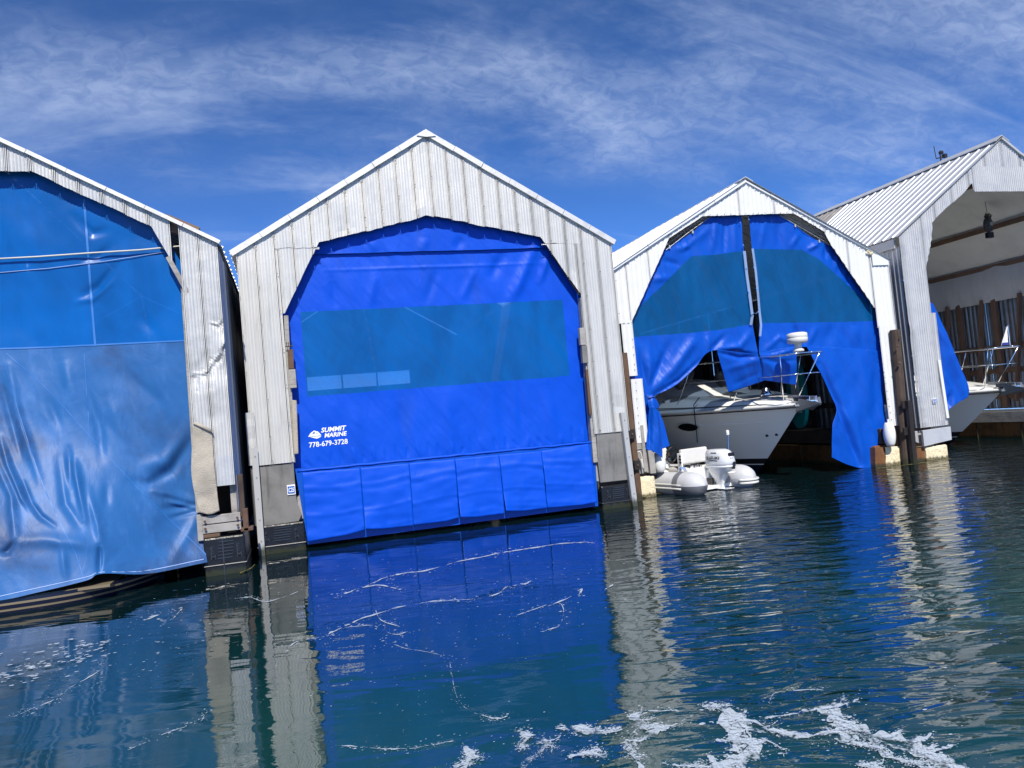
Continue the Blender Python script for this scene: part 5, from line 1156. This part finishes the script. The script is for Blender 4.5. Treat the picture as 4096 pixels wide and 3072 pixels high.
for i, (x_, y_) in enumerate(((-.5, .05), (-.4, .12), (-.1, .2), (.05, .15), (-.05, .1))):
    MB().tube([(x_-.06, y_, .4), (x_-.03, y_+.02, .46), (x_+.04, y_, .46), (x_+.07, y_-.02, .4)], .014, 6).build('deck_fitting', 'chrome', dg, local=True)
MB().tube(catmull(np.array([(-.25, .1, .42), (-.3, .0, .5), (-.15, -.05, .52), (0, .08, .42)]), 14), .01, 6).build('fuel_hose', 'black', dg, local=True, smooth=True)
MB().tube(catmull(np.array([(-.7, .95, .36), (-.62, .8, .42), (-.75, .5, .32), (-.88, .42, .1)]), 14), .012, 6).build('grab_line', 'rope', dg, local=True, smooth=True)
MB().lathe([(.05, 0), (.055, .01), (.0, .03)], (-.62, 1.0, TZ+TR-.01), 14).build('valve', 'hyp_dark', dg, local=True)
fender_thing(at(2634, 1815, 13.2), at(2641, 1888, 13.2), .125, 'fender', 'white fender hanging behind the wooden post beside the dinghy')

_n1 = set(o.name for o in bpy.data.objects)
# outboard motor
om = thing('outboard_motor', (DX, DY, 0), 'white outboard motor with lettered cowling on the dinghy transom', 'outboard motor', rz=DR)
OX, OY = .13, -.34
def shell(name, secs, material, n=28, pw=2.6):
    P = np.zeros((len(secs), n+1, 3))
    for i, (z, cx_, cy_, a_, b_) in enumerate(secs):
        for j in range(n+1):
            t_ = 2*math.pi*j/n; c, s_ = math.cos(t_), math.sin(t_)
            P[i, j] = (OX+cx_+a_*abs(c)**(2/pw)*(1 if c >= 0 else -1), OY+cy_+b_*abs(s_)**(2/pw)*(1 if s_ >= 0 else -1), z)
    return grid_mesh(name, P, material, om, local=True)
shell('cowling', [(.62, 0, 0, .155, .26), (.66, 0, 0, .185, .3), (.72, 0, -.01, .19, .315), (.86, 0, 0, .185, .305), (.98, 0, .015, .172, .28), (1.05, 0, .03, .15, .24), (1.085, 0, .04, .11, .18), (1.095, 0, .05, .01, .02)], 'motor_white')
shell('cowl_band', [(.6, 0, .0, .19, .31), (.615, 0, 0, .198, .325), (.645, 0, 0, .198, .325), (.66, 0, 0, .19, .31)], 'motor_white')
shell('lower_cowl', [(.61, 0, 0, .17, .29), (.5, 0, .02, .155, .24), (.38, 0, .04, .115, .17), (.26, 0, .05, .085, .13), (.2, 0, .05, .06, .11), (.12, 0, .05, .05, .1)], 'motor_white')
shell('leg', [(.2, 0, .05, .055, .1), (.0, 0, .05, .045, .1), (-.3, 0, .05, .04, .1)], 'motor_white')
MB().box((OX, OY+.0, .03), (.2, .42, .015)).build('splash_plate', 'motor_white', om, local=True, bevel=.005)
MB().box((OX, OY+.3, .35), (.2, .12, .4)).build('transom_bracket', 'gel', om, local=True, bevel=.02); MB().box((OX-.1, OY+.2, .2), (.04, .16, .22)).build('tilt_arm', 'black', om, local=True, bevel=.01)
def cowl_y(z):     # rear face of the cowling
    return OY-.30
MB().box((OX+.02, OY-.285, .94), (.15, .03, .1)).build('air_vent', 'black', om, local=True, bevel=.02)
MB().box((OX+.02, OY-.312, .6), (.07, .04, .1)).build('latch', 'black', om, local=True, bevel=.012)
MB().box((OX-.0, OY-.27, .46), (.16, .06, .05)).build('tell_tale', 'gel', om, local=True, bevel=.015)
MB().lathe([(.045, -.335), (.045, -.325), (.01, -.325)], (OX+.04, OY, .7), 18, 'y').build('badge', 'black', om, local=True)
def on_rear(p_): return Vector((p_.x, OY-.004-.305*max(.01, 1-(abs(p_.x-OX)/.19)**2.6)**(1/2.6), p_.z))
def on_side(p_): return Vector((OX-.004-.188*max(.01, 1-(abs(p_.y-OY)/.31)**2.6)**(1/2.6), p_.y, p_.z))
put_text('badge_text', '30', 'decal_grey', om, (OX-.05, OY-.312, .8), (1, 0, 0), (0, 0, 1), .085, 0, .003, 1.2, on_rear, local=True)
def on_cowl_side(p_):
    return Vector(p_)
put_text('lettering', 'SUZUKI', 'decal', om, (OX-.192, OY+.17, .84), (0, -1, 0), (0, 0, 1), .1, .1, .003, 1., on_side, local=True)
MB().beam((OX-.192, OY+.16, .825), (OX-.186, OY-.12, .8), .004, .01).build('decal_line', 'decal', om, local=True); MB().beam((OX-.192, OY+.1, .805), (OX-.186, OY-.12, .785), .004, .006).build('decal_line', 'decal', om, local=True)
MB().box((OX-.16, OY-.02, 1.0), (.02, .14, .02), Matrix.Rotation(.5, 3, 'Y')).build('side_vent', 'black', om, local=True)
# light pole at the far side of the dinghy
lp = MB().tube([(.68, -.02, .55), (.76, .02, .98)], .015, 8).build('light_pole', 'chrome', dg, local=True); MB().lathe([(.03, 0), (.034, .05), (.03, .09), (.0, .1)], (.76, .02, .98), 12).build('stern_light', 'fender', lp, local=True)

for o in bpy.data.objects:      # squat: the motor sits low on the transom
    if o.name not in _n1 and o.parent is om: o.data.transform(Matrix.Diagonal((1, 1, .7, 1)))
# ================================================================== small things
ow_p = at(3955, 932, 14.5); owl = thing('owl_decoy', ow_p, 'dark plastic owl decoy hanging in the open silver boathouse', 'decoy')
s_ = .46
MB().lathe([(.05*s_, 0), (.2*s_, .06*s_), (.24*s_, .3*s_), (.23*s_, .55*s_), (.17*s_, .72*s_), (.15*s_, .76*s_)], ow_p+Vector((.02, 0, .02)), 18, sy=.85).build('body', 'owl', owl, smooth=True)
MB().lathe([(.14*s_, 0), (.19*s_, .08*s_), (.18*s_, .18*s_), (.1*s_, .25*s_)], ow_p+Vector((.03, 0, .74*s_+.02)), 18, sy=.9).build('head', 'owl', owl, smooth=True)
for sgn in (-1, 1):
    MB().lathe([(.05*s_, 0), (.03*s_, .07*s_), (.004, .12*s_)], ow_p+Vector((.03+sgn*.11*s_, 0, .95*s_+.02)), 8).build('ear_tuft', 'owl', owl); MB().lathe([(.05*s_, -.17*s_), (.03*s_, -.19*s_)], ow_p+Vector((.03+sgn*.07*s_, 0, .87*s_+.02)), 12, 'y').build('eye', 'owl_pale', owl)
    MB().lathe([(.03*s_, 0), (.12*s_, .2*s_), (.1*s_, .5*s_), (.04*s_, .65*s_)], ow_p+Vector((.02+sgn*.2*s_, .01, .05)), 10, sx=.5).build('wing', 'owl', owl, smooth=True)
MB().lathe([(.1*s_, -.2*s_), (.12*s_, -.19*s_)], ow_p+Vector((.03, -.0, .45*s_)), 12, 'y').build('breast', 'owl_pale', owl); MB().box(ow_p+Vector((.04, .02, -.05)), (.18, .1, .14)).build('perch', 'black', owl, bevel=.01)
zt4 = at(3952, 840, 14.5).z; MB().tube([ow_p+Vector((.03, 0, .95*s_)), ow_p+Vector((.0, 0, zt4-ow_p.z+.25))], .006, 5).build('hanging_wire', 'black', owl)
# paddle boards along the inner wall
def paddle(px0, px1, X, w, label):
    a, c = atx(*px0, X), atx(*px1, X); t_ = thing('paddle_board', c, label, 'paddle board', 'paddle boards stored in the boathouse'); n = 24; mb = MB(); vs = []
    yc = (a.y+c.y)/2; zc = (a.z+c.z)/2; hh = (a.z-c.z)/2
    pts = [(w*math.cos(2*math.pi*j/n), hh*(abs(math.sin(2*math.pi*j/n))**.8)*(1 if math.sin(2*math.pi*j/n) >= 0 else -1)) for j in range(n)]
    vs = [(X, yc+p_[0], zc+p_[1]) for p_ in pts]+[(X+.1, yc+p_[0], zc+p_[1]) for p_ in pts]
    mb.add(vs, [tuple(range(n)), tuple(range(2*n-1, n-1, -1))]+[(i, i+n, (i+1) % n+n, (i+1) % n) for i in range(n)]); mb.build('board', 'teal_board', t_, bevel=.02)
    MB().box((X-.004, yc, zc), (.006, w*.9, hh*1.1)).build('deck_pad', 'gel_warm', t_)
paddle((3182, 1430), (3182, 1716), 11.7, .34, 'teal paddle board standing against the inner wall behind the yacht bow')
# anemometer on the ridge of the right boathouse
p_ = atx(3765, 652, pk4.x); wv = thing('wind_sensor', p_, 'small wind sensor mounted on the ridge of the silver roof', 'wind sensor')
p_ = p_+Vector((0, 0, .04))
MB().tube([p_, p_+Vector((0, 0, .2))], .018, 8).build('mast', 'black_steel', wv); MB().tube([p_+Vector((-.14, 0, .07)), p_+Vector((.17, 0, .13))], .014, 6).build('arm', 'black_steel', wv); MB().tube([p_+Vector((-.14, 0, .06)), p_+Vector((-.17, 0, .38))], .01, 6).build('whip', 'black_steel', wv); MB().lathe([(.05, 0), (.06, .04), (.03, .08)], p_+Vector((.03, 0, .19)), 10).build('cups', 'black_steel', wv); MB().box(p_+Vector((.13, 0, .14)), (.09, .08, .09)).build('sensor_box', 'black_steel', wv)
# rope on the third boathouse's left post
rpz = at(2556, 1815, YC-.08)
MB().tube(catmull(np.array([rpz+Vector((-.05, 0, .02)), rpz+Vector((0, -.02, .04)), rpz+Vector((.04, -.02, -.05)), rpz+Vector((.05, -.01, -.28)), rpz+Vector((.02, -.02, -.1)), rpz+Vector((.06, -.01, -.3))]), 30), .014, 6).build('mooring_rope', 'rope', None, smooth=True); props(bpy.data.objects['mooring_rope'], 'white mooring rope looped over the grey beam above yellow foam', 'rope')
rg = at(3545, 1040, YC-.03); yr = MB().tube([at(*q, YC-.05) for q in ((3468, 1004), (3476, 1008), (3484, 1012), (3490, 1010), (3478, 1016))], .02, 6).build('yellow_cord', 'foam_yellow', None); props(yr, 'yellowed cord knotted at the right eave of the white boathouse', 'rope')
# algae along the floats
def algae(pts, w, label):
    P = np.zeros((len(pts)*6, 5, 3)); c_ = catmull(np.array([atz(*q, .0) for q in pts]), len(pts)*6)
    for i, p_ in enumerate(c_):
        for j in range(5): P[i, j] = (p_[0], p_[1]+(j-2)*w*.25*(1+.4*nz(i, j, 0, .9)), .012+.015*abs(nz(i, j, 3, .8)))
    props(grid_mesh('seaweed', P, 'algae', None), label, 'seaweed', kind='stuff')
algae([(2570, 1992), (2630, 1978), (2700, 1972)], .07, 'green seaweed fringe floating by the yellow foam and dinghy'); algae([(3510, 1876), (3580, 1868), (3660, 1858), (3740, 1846), (3806, 1838)], .05, 'green seaweed line along the right foam floats'); algae([(960, 2296), (1000, 2280), (1020, 2262)], .08, 'brown seaweed clump beside the near black float'); algae([(2940, 1945), (2990, 1938), (3030, 1932)], .04, 'dark seaweed under the right end of the dinghy')

# ================================================================== foam on the water
A1 = lambda x, y: (x/1.08, 2000+y/1.08); A2 = lambda x, y: (2048+x/1.08, 1800+y/1.08)
FOAM = [  # path, half width (px), break-up
 ([A1(1430, 415), A1(1560, 380), A1(1700, 325), A1(1850, 300), A1(2100, 240), A1(2212, 220), A2(250, 400), A2(390, 405)], 3.5, .5), ([A1(1210, 650), A1(1290, 610), A1(1400, 585), A1(1480, 550), A1(1620, 490), A1(1850, 440), A1(2100, 420), A1(2212, 365)], 3.8, .5),
 ([A1(1010, 425), A1(1080, 420), A1(1150, 440), A1(1300, 390)], 4, .8), ([A1(610, 520), A1(700, 485), A1(790, 470), A1(740, 515), A1(690, 520)], 4.5, .7), ([A1(1480, 550), A1(1600, 540), A1(1700, 580), A1(1780, 560)], 2.5, .8),
 ([A1(1640, 600), A1(1750, 640), A1(1930, 680), A1(1950, 750), A1(1990, 880), A1(2080, 930), A1(2150, 950)], 2.2, .9), ([A1(540, 1085), A1(700, 1015), A1(850, 960), A1(900, 910)], 2.5, 1.), ([A1(1430, 1060), A1(1700, 1075), A1(1850, 1060), A1(1960, 1040)], 4, 1.),
 ([A1(0, 950), A1(150, 900), A1(280, 830), A1(450, 720)], 3, .9), ([A1(2000, 1060), A1(2030, 1100), A1(2010, 1150), A1(1990, 1170)], 11, .2), ([A1(1620, 470), A1(1650, 520), A1(1740, 550)], 3, .7), ([A1(1560, 380), A1(1650, 370), A1(1740, 385)], 4, .6), ([A1(2070, 930), A1(2140, 945), A1(2200, 930)], 5, .7),
 ([A2(30, 1215), A2(60, 1240), A2(45, 1275), A2(140, 1255), A2(140, 1285), A2(70, 1345), A2(30, 1385)], 8, .3), ([A2(180, 1202), A2(300, 1207), A2(420, 1215), A2(500, 1180), A2(560, 1192), A2(650, 1200), A2(690, 1185)], 11, .3), ([A2(500, 1165), A2(530, 1150), A2(560, 1190)], 10, .3), ([A2(650, 1200), A2(540, 1250), A2(510, 1290), A2(545, 1340), A2(565, 1390)], 9, .3),
 ([A2(885, 1175), A2(960, 1165), A2(990, 1200), A2(970, 1245), A2(1030, 1275), A2(1020, 1320), A2(930, 1365), A2(840, 1390)], 24, .15), ([A2(1040, 1195), A2(1150, 1215), A2(1280, 1232), A2(1400, 1212), A2(1450, 1200)], 9, .3), ([A2(1280, 1125), A2(1370, 1112), A2(1400, 1160), A2(1440, 1200), A2(1560, 1232), A2(1700, 1272), A2(1800, 1325), A2(1900, 1365), A2(1990, 1390)], 19, .2), ([A2(1060, 1160), A2(1200, 1142), A2(1290, 1125)], 5, .5),
 ([A2(1110, 1090), A2(1140, 1050), A2(1280, 1035), A2(1350, 1035)], 4, .8), ([A2(1400, 1250), A2(1500, 1270), A2(1610, 1290)], 9, .5), ([A2(1580, 1300), A2(1700, 1345), A2(1840, 1380)], 8, .5), ([A2(140, 680), A2(240, 640), A2(300, 600), A2(260, 660)], 4, .7), ([A2(0, 585), A2(100, 565)], 4, .8), ([A2(0, 720), A2(200, 660), A2(210, 750), A2(140, 780)], 3, .8), ([A2(400, 600), A2(440, 580)], 4, .6), ([A2(1050, 1230), A2(1150, 1280), A2(1180, 1330)], 5, .7), ([A2(580, 1125), A2(680, 1122), A2(730, 1130)], 5, .6), ([A2(820, 1105), A2(890, 1110)], 9, .5), ([A2(240, 1330), A2(330, 1305), A2(380, 1295)], 9, .5), ([A2(640, 1350), A2(760, 1365), A2(900, 1370)], 7, .5), ([A2(1480, 1350), A2(1600, 1375)], 8, .5), ([A2(20, 1220), A2(80, 1180)], 4, .6)]
FOAM = [(p_, h_*(1.3 if h_ > 15 else .95 if h_ > 7 else .55), b_ if h_ > 7 else min(1.15, b_+.25)) for p_, h_, b_ in FOAM]
fm = MB(); random.seed(11)
for pth, hwx, brk in list(FOAM):       # side branches
    if hwx < 3: continue
    c_ = catmull(np.array(pth, float), 60)
    for k_ in range(int(4+len(pth)*2.2)):
        i = random.randrange(4, 56); d = c_[i+2]-c_[i-2]; d /= np.hypot(*d)+1e-9; sg_ = random.choice((-1, 1)); q_ = c_[i]; L_ = random.uniform(18, 60)*(1+hwx/14); out_ = [tuple(q_)]
        for m_ in range(4):
            d = d+np.array([-d[1], d[0]])*sg_*random.uniform(.0, .5); d /= np.hypot(*d); q_ = q_+d*L_/4*np.array([1, .55]); out_.append(tuple(q_))
        FOAM.append((out_, max(1.1, hwx*random.uniform(.15, .35)), .7))
for ip, (pth, hwx, brk) in enumerate(FOAM):
    n = max(30, int(sum(math.dist(pth[i], pth[i+1]) for i in range(len(pth)-1))/5)); c_ = catmull(np.array(pth, float), n); z = .004+.00008*ip
    prev = None
    for i in range(n):
        wob = np.array([nz(i*.05, ip, 0, 1)*12, nz(i*.05, ip, 5, 1)*6]) + np.array([nz(i*.2, ip, 0, 1)*2.5, nz(i*.2, ip, 5, 1)*1.5]); q_ = c_[i]+wob
        d = c_[min(i+1, n-1)]-c_[max(i-1, 0)]; d /= np.hypot(*d)+1e-9; nr = np.array([-d[1]*1., d[0]])
        k_ = (nz(i*.08, ip, 9, 1)*1.5+nz(i*.25, ip, 3, 1)*.5); taper = min(1, i/(n*.06+1), (n-1-i)/(n*.06+1))
        wl = 1.15*hwx*max(0, (1-brk*.55)+k_)*taper; wr = 1.15*hwx*max(0, (1-brk*.55)+nz(i*.16, ip, 20, 1)*1.3+k_*.4)*taper
        a, c = q_+nr*wl, q_-nr*wr
        if wl+wr < .6: prev = None; continue
        cur = (atz(*a, z), atz(*c, z))
        if prev: k = len(fm.v); fm.v += [tuple(prev[0]), tuple(prev[1]), tuple(cur[1]), tuple(cur[0])]; fm.f.append((k, k+1, k+2, k+3))
        prev = cur
    for b_ in range(int(n*1.6)):
        i = random.randrange(n); q_ = c_[i]+np.array([random.gauss(0, 16), random.gauss(0, 8)]); p_ = atz(*q_, z+.0002*random.random()+.006)
        if p_.y > YA-.2 and p_.x < -.6: continue
        r = min(7., random.expovariate(1/1.6)+.7)*(.5+hwx/22)*(p_-Vector((0, 0, CAM_H))).length/FPX*1.3; e_ = random.uniform(.3, .7); k = len(fm.v); m_ = 7
        for j in range(m_): t_ = 2*math.pi*j/m_; rr_ = r*random.uniform(.7, 1.2); fm.v.append((p_.x+rr_*math.cos(t_), p_.y+rr_*e_*math.sin(t_)*1.4, p_.z))
        fm.f.append(tuple(range(k, k+m_)))
for (cxp, cyp, sx_, sy_, cnt, rm) in ((*A1(400, 630), 60, 14, 40, .1), (*A1(300, 665), 70, 16, 45, .1), (*A1(170, 715), 70, 16, 45, .1), (*A1(60, 760), 60, 18, 40, .11), (*A1(260, 690), 200, 50, 110, .03), (*A1(1750, 500), 260, 130, 220, .012), (*A1(700, 560), 140, 50, 60, .02), (*A1(1100, 700), 180, 160, 90, .014), (*A2(500, 1250), 420, 60, 140, .02), (*A2(1300, 1250), 360, 90, 160, .022), (*A2(1000, 640), 420, 60, 90, .018), (*A2(1900, 800), 120, 200, 40, .02), (*A2(200, 600), 160, 120, 160, .012), (*A1(1500, 420), 420, 130, 260, .008), (*A1(400, 650), 300, 120, 160, .012), (*A1(1700, 800), 360, 180, 160, .008)):
    for i in range(cnt):
        q_ = (random.gauss(cxp, sx_), random.gauss(cyp, sy_)); 
        if q_[1] < 2150: continue
        p_ = atz(*q_, .011+.003*random.random())
        if p_.y > YA-.3: continue
        r = min(6., random.expovariate(1/(rm*70))*.7+.6)*(p_-Vector((0, 0, CAM_H))).length/FPX*1.3; k = len(fm.v); m_ = 6
        for j in range(m_): t_ = 2*math.pi*j/m_; rr_ = r*random.uniform(.7, 1.25); fm.v.append((p_.x+rr_*1.3*math.cos(t_), p_.y+rr_*.8*math.sin(t_), p_.z))
        fm.f.append(tuple(range(k, k+m_)))
props(fm.build('sea_foam', 'sea_foam'), 'white foam streaks and bubbles drifting on the water', 'foam', kind='stuff')
print('tris', sum(len(o.data.polygons) for o in bpy.data.objects if o.type == 'MESH')*2, 'objects', len(bpy.data.objects))
